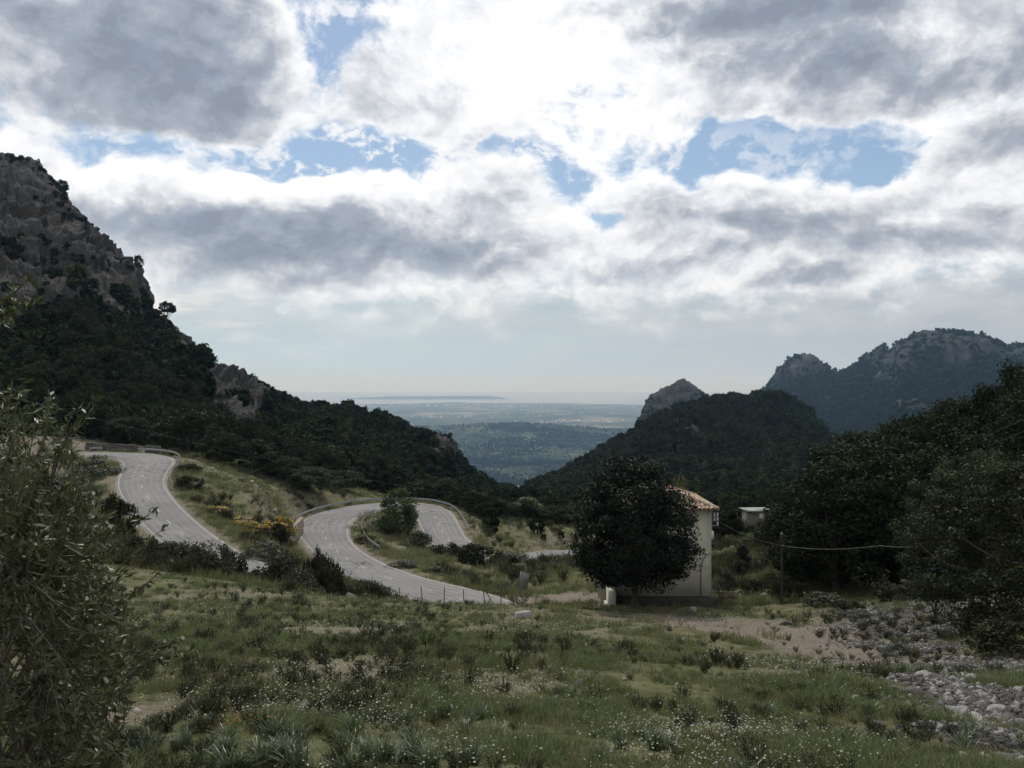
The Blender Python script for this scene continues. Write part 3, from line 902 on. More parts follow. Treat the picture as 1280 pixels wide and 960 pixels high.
# --- trees of the lower mountain slope behind the roads: each one its own
def surf_points(Pg, Rg, n, keep, nrow0=2, seed=3):
    r = np.random.default_rng(seed)
    nr, nc = Rg.shape
    out = []
    while len(out) < n:
        i = r.uniform(nrow0, nr - 2, n * 3); j = r.uniform(0, nc - 2, n * 3)
        a, b = i.astype(int), j.astype(int)
        fi, fj = (i - a)[:, None], (j - b)[:, None]
        q = (Pg[a, b] * (1 - fi) * (1 - fj) + Pg[a + 1, b] * fi * (1 - fj) + Pg[a, b + 1] * (1 - fi) * fj + Pg[a + 1, b + 1] * fi * fj)
        rk = Rg[a, b]
        k = r.uniform(size=len(q)) < keep(q, rk)
        out += list(q[k])
    return np.array(out[:n])


def upx(q): return CU + q[:, 0] / q[:, 1] * F
def vpx(q): return VH - q[:, 2] / q[:, 1] * F


slope = surf_points(LP, LR, 210, lambda q, rk: (rk < .3) * ((q[:, 1] < 215)) * (upx(q) > 20) * (upx(q) < 640), 1, 5)
for q in slope:
    w = rng.uniform(4.2, 7.2)
    put_tree(f'slope{rng.integers(3)}', (q[0], q[1], q[2] - .3), w, w * rng.uniform(.95, 1.3), 'dark evergreen oak growing on the lower mountain slope behind the road', name='oak_tree', group='evergreen oaks on the lower mountain slope')
for u, y, vt, w, lab in ((236, 140, 510, 84, 'broad dark oak behind the upper bend of the road'), (318, 140, 549, 66, 'dark oak behind the knoll, half way down the slope'), (160, 142, 520, 70, 'dark oak above the stone wall of the upper bend'),
                         (385, 138, 583, 76, 'dark oak at the back of the knoll above the retaining wall'), (425, 150, 588, 66, 'dark oak behind the start of the lower guardrail'), (352, 140, 570, 60, 'dark oak between the knoll oak and the retaining wall one'),
                         (275, 136, 540, 60, 'dark oak right of the broad one behind the upper bend'), (70, 150, 505, 80, 'dark oak above the reddish bare patch'), (545, 168, 596, 66, 'dark oak beyond the far side of the lower hairpin')):
    tree_px(('slope0', 'oakB', 'slope1')[int(u) % 3], u, 0, y, vt, w, lab, name='oak_tree')


# lone pines on the skyline of the left mountain
def ridge_top(Pg, u, w=4):
    q = Pg.reshape(-1, 3)
    q = q[np.abs(upx(q) - u) < w]
    return q[vpx(q).argmin()]


def near_surf(Pg, u, v):
    uu = upx(Pg.reshape(-1, 3)); vv = vpx(Pg.reshape(-1, 3))
    return Pg.reshape(-1, 3)[((uu - u) ** 2 + (vv - v) ** 2).argmin()]


q = ridge_top(LP, 210)
put_tree('umbrella', (q[0], q[1], q[2] - .5), 7.2, 9.8, 'lone umbrella pine standing on the mountain shoulder against the sky', name='pine_tree', rz=.3)
q = near_surf(LP, 190, 404)
put_tree('slope0', (q[0], q[1], q[2] - .5), 4.4, 3.6, 'low dark tree left of the lone umbrella pine', name='oak_tree')
q = near_surf(LP, 215, 416)
put_tree('slope1', (q[0], q[1], q[2] - .5), 5, 3.4, 'low dark bush like tree at the foot of the lone umbrella pine', name='oak_tree')
q = ridge_top(LP, 80)
put_tree('slope2', (q[0] + .3, q[1], q[2] - 1.2), 5.5, 4.8, 'small dark pine leaning out from the cliff edge', name='pine_tree')
q = ridge_top(LP, 176)
put_tree('slope2', (q[0] - .6, q[1] - .5, q[2] - 1.6), 3.4, 5.0, 'narrow dark pine on the cliff edge above the umbrella pine', name='pine_tree')


# --- forests (far-off masses)
def scatter(name, pts, scale, rotz, idx, protos, label, kind='stuff', tilt=0):
    me = bpy.data.meshes.new(name)
    n = len(pts)
    me.vertices.add(n)
    me.vertices.foreach_set('co', np.asarray(pts, np.float32).ravel())
    a = me.attributes.new('size', 'FLOAT', 'POINT'); a.data.foreach_set('value', np.asarray(scale, np.float32))
    rot = np.zeros((n, 3), np.float32); rot[:, 2] = rotz
    if tilt: rot[:, :2] = rng.normal(0, tilt, (n, 2))
    a = me.attributes.new('turn', 'FLOAT_VECTOR', 'POINT'); a.data.foreach_set('vector', rot.ravel())
    a = me.attributes.new('pick', 'INT', 'POINT'); a.data.foreach_set('value', np.asarray(idx, np.int32))
    o = bpy.data.objects.new(name, me); COL.objects.link(o)
    c = bpy.data.collections.new(name + '_kinds')
    for i, m in enumerate(protos):
        c.objects.link(bpy.data.objects.new(f'{name}_kind_{i:02d}', m))
    ng = bpy.data.node_groups.new(name + '_scatter', 'GeometryNodeTree')
    ng.interface.new_socket('Geometry', in_out='INPUT', socket_type='NodeSocketGeometry')
    ng.interface.new_socket('Geometry', in_out='OUTPUT', socket_type='NodeSocketGeometry')
    N = ng.nodes
    gi, go = N.new('NodeGroupInput'), N.new('NodeGroupOutput')
    ci = N.new('GeometryNodeCollectionInfo'); ci.inputs[0].default_value = c; ci.inputs[1].default_value = True; ci.inputs[2].default_value = True
    ip = N.new('GeometryNodeInstanceOnPoints'); ip.inputs['Pick Instance'].default_value = True

    def na(nm, typ):
        x = N.new('GeometryNodeInputNamedAttribute'); x.data_type = typ; x.inputs[0].default_value = nm
        return x.outputs[0]
    L = ng.links.new
    L(gi.outputs[0], ip.inputs['Points'])
    L(ci.outputs[0], ip.inputs['Instance'])
    L(na('pick', 'INT'), ip.inputs['Instance Index'])
    L(na('turn', 'FLOAT_VECTOR'), ip.inputs['Rotation'])
    L(na('size', 'FLOAT'), ip.inputs['Scale'])
    L(ip.outputs[0], go.inputs[0])
    md = o.modifiers.new('scatter', 'NODES'); md.node_group = ng
    tag(o, label, kind=kind)
    return o


def far_tree_mesh(mat, shape, n=16, per=22, size=.3, W=1.0, H=.9, squash=1):
    mb = MB()
    cl = envelope_clumps(n, W * .75, H * .8, shape, .12, .24, .12)
    clump_leaves(mb, cl, per, size * .5, .8)
    tube(mb, [(0, 0, -.2), (0, 0, .35)], [.05, .03], 5)
    return mb.mesh('far_tree', mat)


M['farpine'] = leaf_mat('far_pine_needles', (.014, .022, .009), (.052, .064, .024), .05, .9, .02, .6)
farp = [far_tree_mesh(m_, s, 16, 26, .34) for m_, s in ((M['farleaf'], OAKSH), (M['farleaf'], ROUND), (M['farpine'], PINESH), (M['farpine'], UMB), (M['farleaf'], ROUND))]
fartiny = [far_tree_mesh(M['farleaf'], s, 7, 10, .7) for s in (OAKSH, ROUND, PINESH)]


def forest(name, Pg, Rg, n, smin, smax, protos, label, keep, row0=2, seed=9, ymin=0):
    q = surf_points(Pg, Rg, n, keep, row0, seed)
    s = rng.uniform(smin, smax, n)
    s = s * (1 + .35 * fbm(q / (4 * smax), 3, seed + 5))
    q[:, 2] -= .12 * s
    scatter(name, q, s, rng.uniform(0, 6.28, n), rng.integers(0, len(protos), n), protos, label)


pn = lambda q, sc, sd: fbm(q / sc, 3, sd)
forest('mountain_forest', LP, LR, 7200, 3.2, 7.0, farp, 'dark evergreen woodland covering the slopes of the steep mountain',
       lambda q, rk: np.clip((.60 + .9 * pn(q, 9, 77) - rk) * 4, 0, 1) * (upx(q) > -160) * np.where(q[:, 1] > 205, 1, .55), 2)
forest('cliff_scrub', LP, LR, 620, .8, 2.8, farp, 'dark scrub rooted in the ledges of the limestone cliff',
       lambda q, rk: (rk > .35) * np.clip(fbm(q * np.array([1, 1, 2.2]) / 26, 4, 99) * 6 - .8, 0, 1) * (upx(q) > -60), 4, 19)
forest('hill_forest', HP, HR, 9500, 4.0, 8.5, farp, 'dark evergreen woodland covering the rounded hill',
       lambda q, rk: np.clip((.72 + .5 * pn(q, 14, 55) - rk) * 4, .10, 1) * (upx(q) > 600) * (upx(q) < 1300), 1)
forest('peak_scrub', KP, KR, 1600, 4, 9, fartiny, 'dark scrub on the flanks of the small rocky peak', lambda q, rk: np.clip((.7 + .6 * pn(q, 60, 5) - rk) * 3, 0, 1), 2)
forest('far_mountain_forest', FP, FR, 17000, 6, 14, fartiny, 'dark woodland on the distant mountain ridge',
       lambda q, rk: np.clip((.7 + .7 * pn(q, 60, 15) - rk) * 3, .08, 1) * (upx(q) < 1330), 2)
forest('low_hill_forest', WP, WR, 16000, 7, 16, fartiny, 'woodland patches on the low hill out on the plain', lambda q, rk: np.clip(.55 + 1.5 * pn(q, 300, 25), .05, 1) * (upx(q) > 380) * (upx(q) < 860), 1)

# valley scrub between the roads and the hills
n = 2600
yy = rng.uniform(95, 330, n * 3); xx = rng.uniform(-.12, .5, n * 3) * yy
keep = (fbm(np.stack([xx / 22, yy / 22, xx * 0], -1), 3, 41) > -.02) & (road_dist(np.stack([xx, yy], -1)) > 7)
keep &= (yy > 145) | (rng.uniform(size=len(xx)) < .12)
xx, yy = xx[keep][:n], yy[keep][:n]
ss = rng.uniform(1.5, 5.0, len(xx)) * np.interp(yy, [95, 150, 330], [.45, .8, 1.3])
scatter('valley_woodland', np.stack([xx, yy, height(xx, yy) - .1 * ss], -1), ss, rng.uniform(0, 6.28, len(xx)), rng.integers(0, 5, len(xx)), farp, 'scattered dark trees and scrub on the valley floor below the hills')

# far town: pale buildings scattered on the plain
hb_ = []
for _ in range(3):
    mb = MB()
    box(mb, (-.5, -.4, 0), (.5, .4, .55))
    mb.add([(-.55, -.45, .55), (.55, -.45, .55), (.55, .45, .55), (-.55, .45, .55), (-.55, 0, .78), (.55, 0, .78)], [[0, 1, 5, 4], [2, 3, 4, 5]])
    mb.add([(-.55, -.45, .55), (-.55, 0, .78), (-.55, .45, .55), (.55, -.45, .55), (.55, .45, .55), (.55, 0, .78)], [[0, 1, 2], [3, 4, 5]])
    hb_.append(mb.mesh('far_house', M['white']))
M['farwall'] = plain_mat('far_house_walls', (.38, .36, .33), (.55, .53, .49), .5)
for m_ in hb_:
    m_.materials[0] = M['farwall']
tw = []
for (u, v, su, sv, k) in ((735, 528, 30, 1.0, 45), (738, 536, 12, 1.0, 16), (560, 508, 60, 1.0, 60), (540, 522, 22, .8, 30), (650, 509, 14, .7, 20), (620, 575, 40, 10, 40), (690, 560, 35, 8, 26), (655, 532, 25, 2, 12), (690, 515, 60, 3, 30)):
    uu = rng.normal(u, su, k); vv = np.clip(rng.normal(v, sv, k), 505, 600)
    y = 420 * F / (vv - VH)
    tw.append(np.stack([(uu - CU) / F * y, y, height((uu - CU) / F * y, y)], -1))
tw = np.concatenate(tw)
scatter('distant_town', tw, np.minimum(rng.gamma(2, 5, len(tw)), 16) + 5 + np.interp(tw[:, 1], [3000, 16000], [0, 14]), rng.uniform(0, 6.28, len(tw)), rng.integers(0, 3, len(tw)), hb_, 'pale specks of far houses and towns spread over the plain')

# ------------------------------------------------------------------ road
t = NT('worn_asphalt')
p = t.pos()
sd = t.attr('side')                              # 1 on the crown line, 0 at the edge
lg = t.attr('along')
cx_ = t.n('ShaderNodeCombineXYZ'); t.put(cx_.inputs[0], t.math('MULTIPLY', lg, .06)); t.put(cx_.inputs[1], t.math('MULTIPLY', t.attr('across'), 2.2))
lane = t.noise(cx_.outputs[0], 2.0, 5, .6)
c = t.mix(t.rng(t.noise(p, .22, 6, .65), .3, .7), (.150, .145, .14), (.222, .216, .208))
trk = t.math('MULTIPLY', t.rng(t.math('ABSOLUTE', t.math('SUBTRACT', t.math('PINGPONG', t.math('MULTIPLY', sd, 2.0), .5), .25)), .16, .02, 0, .6, 'SMOOTHSTEP'), t.rng(lane, .3, .6))
c = t.mix(trk, c, (.255, .248, .24))
c = t.mix(t.rng(lane, .52, .74, 0, .55), c, (.125, .121, .117))
c = t.mix(t.rng(t.math('ADD', sd, t.math('MULTIPLY', t.noise(p, 1.3, 5, .7), .3)), .30, .17), c, (.26, .24, .215))
cr = t.voronoi(t.vmath('ADD', p, t.vmath('SCALE', t.noise(p, .8, 4, .6, color=True), scale=1.2)), .45, 'Distance', 'DISTANCE_TO_EDGE')
c = t.mix(t.math('MULTIPLY', t.rng(cr, .035, .008), t.rng(t.noise(p, .12, 3), .45, .6)), c, (.06, .058, .056))
cell2 = t.voronoi(t.vmath('MULTIPLY', p, (1, 1, 0)), .09, 'Color'); sp2 = t.n('ShaderNodeSeparateColor'); t.put(sp2.inputs[0], cell2)
c = t.mix(t.rng(sp2.outputs[0], .70, .72, 0, .35), c, (.12, .117, .113))
M['asphalt'] = t.surf(c, .9, t.bump(t.noise(p, 30, 3, .7), .4, .02), .25)
t = NT('road_paint')
M['paint'] = t.surf(t.mix(t.rng(t.noise(t.pos(), 3, 5, .7), .4, .65), (.42, .42, .41), (.24, .235, .23)), .8, spec=.2)
rb = MB()
xs = np.array([-1.08, -1, -.5, 0, .5, 1, 1.08])
crown_ = np.array([-.35, 0, .04, .06, .04, 0, -.35])
lat = xs[None, :, None] * hw[:, None, None] * nor2[:, None, :]
rv = np.concatenate([road[:, None, :2] + lat, (road[:, None, 2] + crown_[None])[..., None]], -1)
side = np.broadcast_to(np.abs(xs)[None], rv.shape[:2])
rb.add(rv.reshape(-1, 3), grid_faces(len(road), len(xs)))
roado = rb.build('road', M['asphalt'], smooth_shade=True, attrs={'side': 1 - side, 'along': np.broadcast_to(arc[:, None], rv.shape[:2]), 'across': np.broadcast_to(xs[None], rv.shape[:2])})
tag(roado, 'pale grey asphalt mountain road winding down in hairpin bends', kind='structure')


def strip(a0, a1, off, w, lift):
    i = np.where((arc >= a0) & (arc <= a1))[0]
    if len(i) < 2: return None
    q = road[i]
    o_ = off * (hw[i] / HW)
    L = q[:, :2] + nor2[i] * (o_ - w / 2)[:, None]
    R = q[:, :2] + nor2[i] * (o_ + w / 2)[:, None]
    zc = q[:, 2] + lift
    return np.stack([np.column_stack([L, zc]), np.column_stack([R, zc])], 1).reshape(-1, 3), grid_faces(len(i), 2)


pm = MB()
s = 0
while s < arc[-1]:
    r_ = strip(s, s + 2.4, 0, .14, .070)
    if r_: pm.add(*r_)
    s += 5.5
for off in (-HW + .28, HW - .28):
    r_ = strip(0, arc[-1], off, .09, .022)
    pm.add(*r_)
tag(pm.build('road_marking', M['paint']), 'white dashed centre line and edge lines on the road', kind='structure')


# ------------------------------------------------------------------ guardrails
def guardrail(a0, a1, off, label):
    i = np.where((arc >= a0) & (arc <= a1))[0]
    q = road[i].copy()
    q[:, :2] += nor2[i] * (np.sign(off) * (hw[i] - HW) + off)[:, None]
    root = empty('guardrail', q[len(q) // 2], 0, label, 'guardrail')
    base = q[len(q) // 2].copy()
    prof = np.array([(0, .45), (.05, .49), (.05, .55), (.0, .60), (.05, .65), (.05, .71), (0, .75)])
    sg = -np.sign(off)
    W_ = np.concatenate([q[:, None, :2] + nor2[i][:, None] * (sg * prof[None, :, :1]), (q[:, 2:3] + prof[None, :, 1])[..., None]], -1)
    mb = MB()
    f = grid_faces(len(i), len(prof))
    mb.add(W_.reshape(-1, 3) - base, f)
    back_ = W_ + np.concatenate([nor2[i] * (-sg * .012), np.zeros((len(i), 1))], 1)[:, None]
    mb.add(back_.reshape(-1, 3) - base, f[:, ::-1])
    mb.build('rail', M['metal'], root, smooth_shade=True)
    post = MB(); box(post, (-.05, -.04, -.4), (.05, .04, .72))
    pme = post.mesh('post', M['dullmetal'])
    for k in range(0, len(i), 5):
        c = bpy.data.objects.new('post', pme); COL.objects.link(c); c.parent = root
        c.location = Vector(q[k] - base) + Vector((*(nor2[i[k]] * (-sg * .09)), 0))
        c.rotation_euler[2] = math.atan2(tan2[i[k], 1], tan2[i[k], 0])
    return root


def arc_at(u, v, y):
    c = P(u, v, y)
    return arc[((road[:, 0] - c[0]) ** 2 + (road[:, 1] - c[1]) ** 2).argmin()]


a_up = arc_at(176, 571, 121.5)
guardrail(arc_at(90, 567, 127), a_up - 11, -(HW + .5), 'pale steel guardrail along the straight left of the upper bend')
guardrail(a_up - 5.5, arc_at(182, 612, 100), -(HW + .5), 'pale steel guardrail curling round the outside of the upper bend')
guardrail(arc_at(407, 648, 124), arc_at(562, 676, 113), -(HW + .7), 'long steel guardrail round the outside of the lower hairpin') if False else None
a_lo = arc_at(475, 632.5, 138.5)
# the outside of the lower bend is to the left of travel
guardrail(arc_at(411, 650, 122), arc_at(556, 668, 117), -(HW + .7), 'long steel guardrail sweeping round the outside of the lower hairpin')
guardrail(arc_at(428, 694, 94), arc_at(430, 641, 130), (HW + 1.6), 'short grey guardrail on the inside of the lower hairpin')


# ------------------------------------------------------------------ stone walls
def stone_wall(pts, h, thick, label, name='stone_wall', mat='stone', stone=.45):
    path = catmull(pts, .45)
    c = path[len(path) // 2].copy()
    mb = MB()
    for k in range(len(path) - 1):
        d = path[k + 1] - path[k]; L = np.linalg.norm(d[:2])
        if L < 1e-4: continue
        ux = np.array([d[0], d[1], 0]) / L; uy = np.array([-ux[1], ux[0], 0])
        z = -.4
        while z < h:
            hh = rng.uniform(.22, .36)
            a = np.array([(x, y, zz) for zz in (z, min(z + hh, h + .08) - .012) for x, y in ((0.008, -thick / 2), (L - .008, -thick / 2), (L - .008, thick / 2), (.008, thick / 2))])
            a[:, 1] += rng.uniform(-.05, .05)
            a += rng.normal(0, .018, a.shape)
            V = path[k] - c + a[:, :1] * ux + a[:, 1:2] * uy + a[:, 2:] * np.array([0, 0, 1])
            mb.add(V, BOXF)
            z += hh
    o = mb.build(name, M[mat])
    o.location = c
    return tag(o, label, 'wall')


def gpt(u, y, dz=0):
    q = on_ground(u, y); q[2] += dz
    return q


stone_wall([gpt(108, 134), gpt(130, 133), gpt(152, 132.5), gpt(172, 132)], 1.0, .5, 'grey dry stone wall behind the rail at the upper bend')
stone_wall([gpt(182, 131), gpt(200, 131)], 1.1, .5, 'short grey stone wall piece right of the long wall, upper bend')
M['tanstone'] = plain_mat('tan_masonry', (.26, .215, .165), (.38, .33, .27), 2, .95, .6, .04)
stone_wall([gpt(354, 98), gpt(362, 102), gpt(370, 107), gpt(377, 112)], 2.1, .5, 'tan masonry retaining wall at the outer edge of the lower bend', 'retaining_wall', 'tanstone')

# ------------------------------------------------------------------ house
HX0, HX1, HY0, HY1 = 6.25, 13.0, 55.3, 61.3
HB, HE = -14.45, -8.25
house = empty('house', ((HX0 + HX1) / 2, HY0, HB), 0, 'pale rendered house with a low tiled hip roof behind the dark evergreen', 'house')
hx, hy0, hy1 = (HX1 - HX0) / 2, 0, HY1 - HY0
t = NT('old_lime_render')
p = t.pos()
st = t.vmath('MULTIPLY', p, (1, 1, .25))
c = t.mix(t.rng(t.noise(st, 1.1, 6, .65), .32, .7), (.42, .395, .315), (.57, .54, .445))
c = t.mix(t.math('MULTIPLY', t.rng(t.noise(p, .8, 5, .6), .48, .66), .8), c, (.33, .31, .26))
c = t.mix(t.math('MULTIPLY', t.rng(t.noise(t.vmath('MULTIPLY', p, (1, 1, .12)), 1.6, 5, .65), .54, .72), .6), c, (.27, .26, .225))
sx = t.n('ShaderNodeSeparateXYZ'); t.put(sx.inputs[0], p)
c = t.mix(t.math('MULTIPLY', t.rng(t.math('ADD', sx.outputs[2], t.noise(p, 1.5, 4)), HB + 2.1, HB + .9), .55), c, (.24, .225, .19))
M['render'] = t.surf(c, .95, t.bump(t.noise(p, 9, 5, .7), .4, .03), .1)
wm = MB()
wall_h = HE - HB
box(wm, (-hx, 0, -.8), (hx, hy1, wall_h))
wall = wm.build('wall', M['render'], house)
pl = MB(); box(pl, (-hx + .35, -1.1, -.9), (hx + .25, -.003, .62), .015)
pl.build('plinth', plain_mat('shade_toned_stone_plinth', (.028, .025, .020), (.07, .062, .05), 2.5, .95, .8, .05), house)  # stone colour darkened to carry the shade along the plinth
ps = MB(); box(ps, (-hx - .10, -1.5, -.7), (-hx + .34, -.003, 1.28), .005)
box(ps, (-hx - .26, -1.62, -.7), (-hx + .343, -.01, .34), .005)
ps.build('buttress', plain_mat('cream_render', (.40, .385, .31), (.56, .54, .45), 2.5), house)
# eaves board and roof of barrel tiles
em = MB(); box(em, (-hx - .1, -.1, wall_h + .002), (hx + .1, hy1 + .1, wall_h + .11))
em.build('cornice', M['render'], house)
t = NT('clay_roof_tiles')
p = t.pos()
c = t.mix(t.attr('tone'), (.27, .17, .12), (.46, .345, .26))
c = t.mix(t.rng(t.noise(p, 2.2, 5, .65), .5, .66), c, (.52, .44, .35))
c = t.mix(t.math('MULTIPLY', t.rng(t.noise(p, 5, 4, .6), .58, .72), .7), c, (.13, .10, .08))
M['tile'] = t.surf(c, .9, t.bump(t.noise(p, 20, 4), .3, .02), .15)
rm = MB()
ov = .38
ex0, ex1, ey0, ey1 = -hx - ov, hx + ov, -ov, hy1 + ov
ze = wall_h + .10
half = (ey1 - ey0) / 2
rise = half * .36
rx0, rx1, ry = ex0 + half, ex1 - half, (ey0 + ey1) / 2


def tile_slope(o0, along, down, n_rows, inset):
    """rows of round tiles running down one slope; o0 ridge-side origin at the eave corner"""
    W = np.linalg.norm(along); A = along / W
    k = int(W / .26)
    for i in range(k):
        s0 = (i + .5) / k * W
        # how far up this row may run before it meets the hip
        lim = 1.0
        if inset: lim = min(1.0, min(s0, W - s0) / inset)
        D = down                                      # from ridge line to the eave
        L = np.linalg.norm(D)
        nt = max(1, int(L * lim / .36))
        up_ = -D / L
        nn = np.cross(A, up_); nn /= np.linalg.norm(nn)
        if nn[2] < 0: nn = -nn
        for j in range(nt):
            a = o0 + A * s0 + up_ * (j * .36) + nn * .03
            b = o0 + A * s0 + up_ * min((j + 1.12) * .36, L * lim) + nn * .01
            th = np.linspace(0, np.pi, 6)
            r0_, r1_ = .125, .10
            v0 = a + np.cos(th)[:, None] * A * r0_ + np.sin(th)[:, None] * nn * r0_
            v1 = b + np.cos(th)[:, None] * A * r1_ + np.sin(th)[:, None] * nn * r1_
            v2 = a + np.cos(th)[:, None] * A * r0_ * .8 + np.sin(th)[:, None] * nn * r0_ * .8
            rm.add(np.vstack([v0, v1]), grid_faces(2, 6), rng.uniform())
            rm.add(np.vstack([v2, v0]), grid_faces(2, 6), rng.uniform())


c00, c10, c11, c01 = np.array([ex0, ey0, ze]), np.array([ex1, ey0, ze]), np.array([ex1, ey1, ze]), np.array([ex0, ey1, ze])
ra, rb_ = np.array([rx0, ry, ze + rise]), np.array([rx1, ry, ze + rise])
deck = MB()
deck.add([c00, c10, c11, c01, ra, rb_], [[0, 1, 5, 4], [2, 3, 4, 5]])
deck.add([c00, c10, c11, c01, ra, rb_], [[1, 2, 5], [3, 0, 4]])
deck.add([c00, c10, c11, c01], [[3, 2, 1, 0]])
roof = deck.build('roof', M['tile'], house)
tile_slope(c00, c10 - c00, np.array([0, ey0 - ry, -rise]), 8, half)
tile_slope(c10, c11 - c10, np.array([ex1 - rx1, 0, -rise]), 8, half)
tile_slope(c11, c01 - c11, np.array([0, ey1 - ry, -rise]), 8, half)
tile_slope(c01, c00 - c01, np.array([ex0 - rx0, 0, -rise]), 8, half)
for a, b in ((c00, ra), (c10, rb_), (c11, rb_), (c01, ra), (ra, rb_)):
    n_ = int(np.linalg.norm(b - a) / .36)
    for j in range(n_):
        q0, q1 = a + (b - a) * j / n_, a + (b - a) * (j + 1.1) / n_
        tube(rm, [q0 + [0, 0, .07], q1 + [0, 0, .05]], [.13, .11], 8, rng.uniform())
rm.build('roof_tiles', M['tile'], roof, smooth_shade=True)
# arched pipe on the wall's right end
ap = MB()
ar = [(hx - .66, -.03, .62), (hx - .66, -.03, 2.3), (hx - .62, -.03, 2.75), (hx - .5, -.03, 3.05), (hx - .3, -.03, 3.3), (hx - .03, -.03, 3.42)]
tube(ap, catmull(ar, .12), .03, 6)
ap.build('arched_pipe', M['dullmetal'], house)
# service bracket with insulators under the eave
bk = MB()
for z in (-.45, -.75, -1.05):
    tube(bk, [(hx, .4, wall_h + z), (hx + .55, .4, wall_h + z)], .03, 6)
tube(bk, [(hx + .12, .4, wall_h - 1.35), (hx + .12, .4, wall_h + .15)], .035, 6)
br = bk.build('cable_bracket', M['metal'], house)
ins = MB(); tube(ins, [(0, 0, 0), (0, 0, .08), (0, 0, .12), (0, 0, .2)], [.05, .075, .045, .06], 8)
im = ins.mesh('insulator', M['ceramic'])
for x, z in ((.3, -.42), (.5, -.42), (.3, -.72), (.5, -.72), (.5, -1.02), (.12, .16)):
    c = bpy.data.objects.new('insulator', im); COL.objects.link(c); c.parent = br; c.location = (hx + x, .4, wall_h + z)
bx_ = MB(); box(bx_, (hx + .003, .15, wall_h - 1.9), (hx + .2, .55, wall_h - 1.4))
bx_.build('junction_box', M['white'], house)
# openings on the sides the viewpoint cannot see well
for k, (x0, z0, w_, h_) in enumerate(((-2.2, 0.7, 1.0, 2.1),)):
    pass
wn = MB(); box(wn, (hx + .003, 2.6, 3.4), (hx + .05, 3.5, 4.6)); wn.build('shutter', M['darkpost'], house)
wn = MB(); box(wn, (-hx - .05, 2.4, .7), (-hx - .003, 3.6, 2.9)); wn.build('door', M['darkpost'], house)

# ------------------------------------------------------------------ other buildings
shed = empty('shed', on_ground(950, 118), .1, 'pale shed with a thin white roof edge beyond the house', 'shed')
ztop = (VH - 637) / F * 118 - shed.location.z
b_ = MB(); box(b_, (-1.6, 0, -1), (1.6, 2.6, ztop - .25)); b_.build('wall', plain_mat('grey_block_wall', (.12, .115, .10), (.2, .19, .17), 1.5), shed)
b_ = MB(); box(b_, (-1.9, -.5, ztop - .22), (1.9, 3.0, ztop - .12)); b_.build('roof', M['dullmetal'], shed)
b_ = MB(); box(b_, (-.1, -.09, ztop - 1.3), (.5, -.003, ztop - .5)); b_.build('shutter', M['white'], shed)
cot = empty('cottage', on_ground(671, 260), .2, 'tiny white cottage among the trees at the foot of the gap', 'house')
zt = (VH - 613) / F * 260 - cot.location.z
cot.location.z += max(0, zt - 6)
zt = min(zt, 6)
cot.scale = (.62, .62, .9)
b_ = MB(); box(b_, (-1.6, 0, -3), (1.6, 3, zt - .8)); b_.build('wall', M['white'], cot)
b_ = MB(); b_.add([(-1.8, -.2, zt - .8), (1.8, -.2, zt - .8), (1.8, 3.2, zt - .8), (-1.8, 3.2, zt - .8), (-1.8, 1.5, zt), (1.8, 1.5, zt)], [[0, 1, 5, 4], [2, 3, 4, 5], [3, 2, 1, 0]])
b_.add([(-1.8, -.2, zt - .8), (-1.8, 1.5, zt), (-1.8, 3.2, zt - .8), (1.8, -.2, zt - .8), (1.8, 3.2, zt - .8), (1.8, 1.5, zt)], [[0, 2, 1], [3, 4, 5]])
b_.build('roof', M['farwall'], cot)


# ------------------------------------------------------------------ poles, cables, sign, fence
def cable(pts, r, mat, label, sag=0, name='cable'):
    pts = [np.asarray(q, float) for q in pts]
    out = []
    for a, b in zip(pts[:-1], pts[1:]):
        s = np.linspace(0, 1, 40)[:, None]
        q = a + (b - a) * s
        q[:, 2] -= sag * 4 * (s * (1 - s))[:, 0]
        out.append(q)
    q = np.concatenate([out[0]] + [x[1:] for x in out[1:]])
    c = q[0].copy()
    mb = MB(); tube(mb, q - c, r, 5)
    o = mb.build(name, M[mat]); o.location = c
    return tag(o, label, 'cable')


pole = empty('utility_pole', on_ground(977, 56), 0, 'thin dark wooden utility pole between the house and the oak grove', 'utility pole')
ph_ = (VH - 668) / F * 56 - pole.location.z
b_ = MB(); tube(b_, [(0, 0, -.4), (0.01, 0, ph_ * .5), (0, 0, ph_)], [.10, .085, .07], 8); b_.build('shaft', M['darkpost'], pole)
b_ = MB(); tube(b_, [(0, 0, ph_ + .002), (0, 0, ph_ + .12)], [.085, .05], 8); b_.build('cap', M['dullmetal'], pole)
b_ = MB(); tube(b_, [(-.12, -.1, ph_ - .72), (.12, -.1, ph_ - .72)], .03, 6); b_.build('clamp', M['metal'], pole)
pt = P(977, 682, 55.9)
cable([np.array([HX1 + .5, HY0 + .4, HE - .75]), pt], .032, 'cable', 'black cable drooping from the house bracket to the utility pole', .25)
cable([pt, P(1100, 682, 47), P(1215, 672, 37)], .015, 'greycable', 'thick grey cable running from the utility pole into the oak grove', .22)
cable([P(-90, 470, 60), P(700, 622, 235)], .018, 'cable', 'upper thin black power line crossing in front of the mountain', 3.0, 'power_line')
cable([P(-90, 500, 60), P(720, 640, 220)], .018, 'cable', 'lower thin black power line crossing in front of the mountain', 3.0, 'power_line')
cable([P(1290, 520, 55), P(900, 660, 150)], .018, 'cable', 'upper thin power line passing behind the oak grove', 1.0, 'power_line')
cable([P(1290, 535, 55), P(900, 668, 150)], .018, 'cable', 'lower thin power line passing behind the oak grove', 1.0, 'power_line')

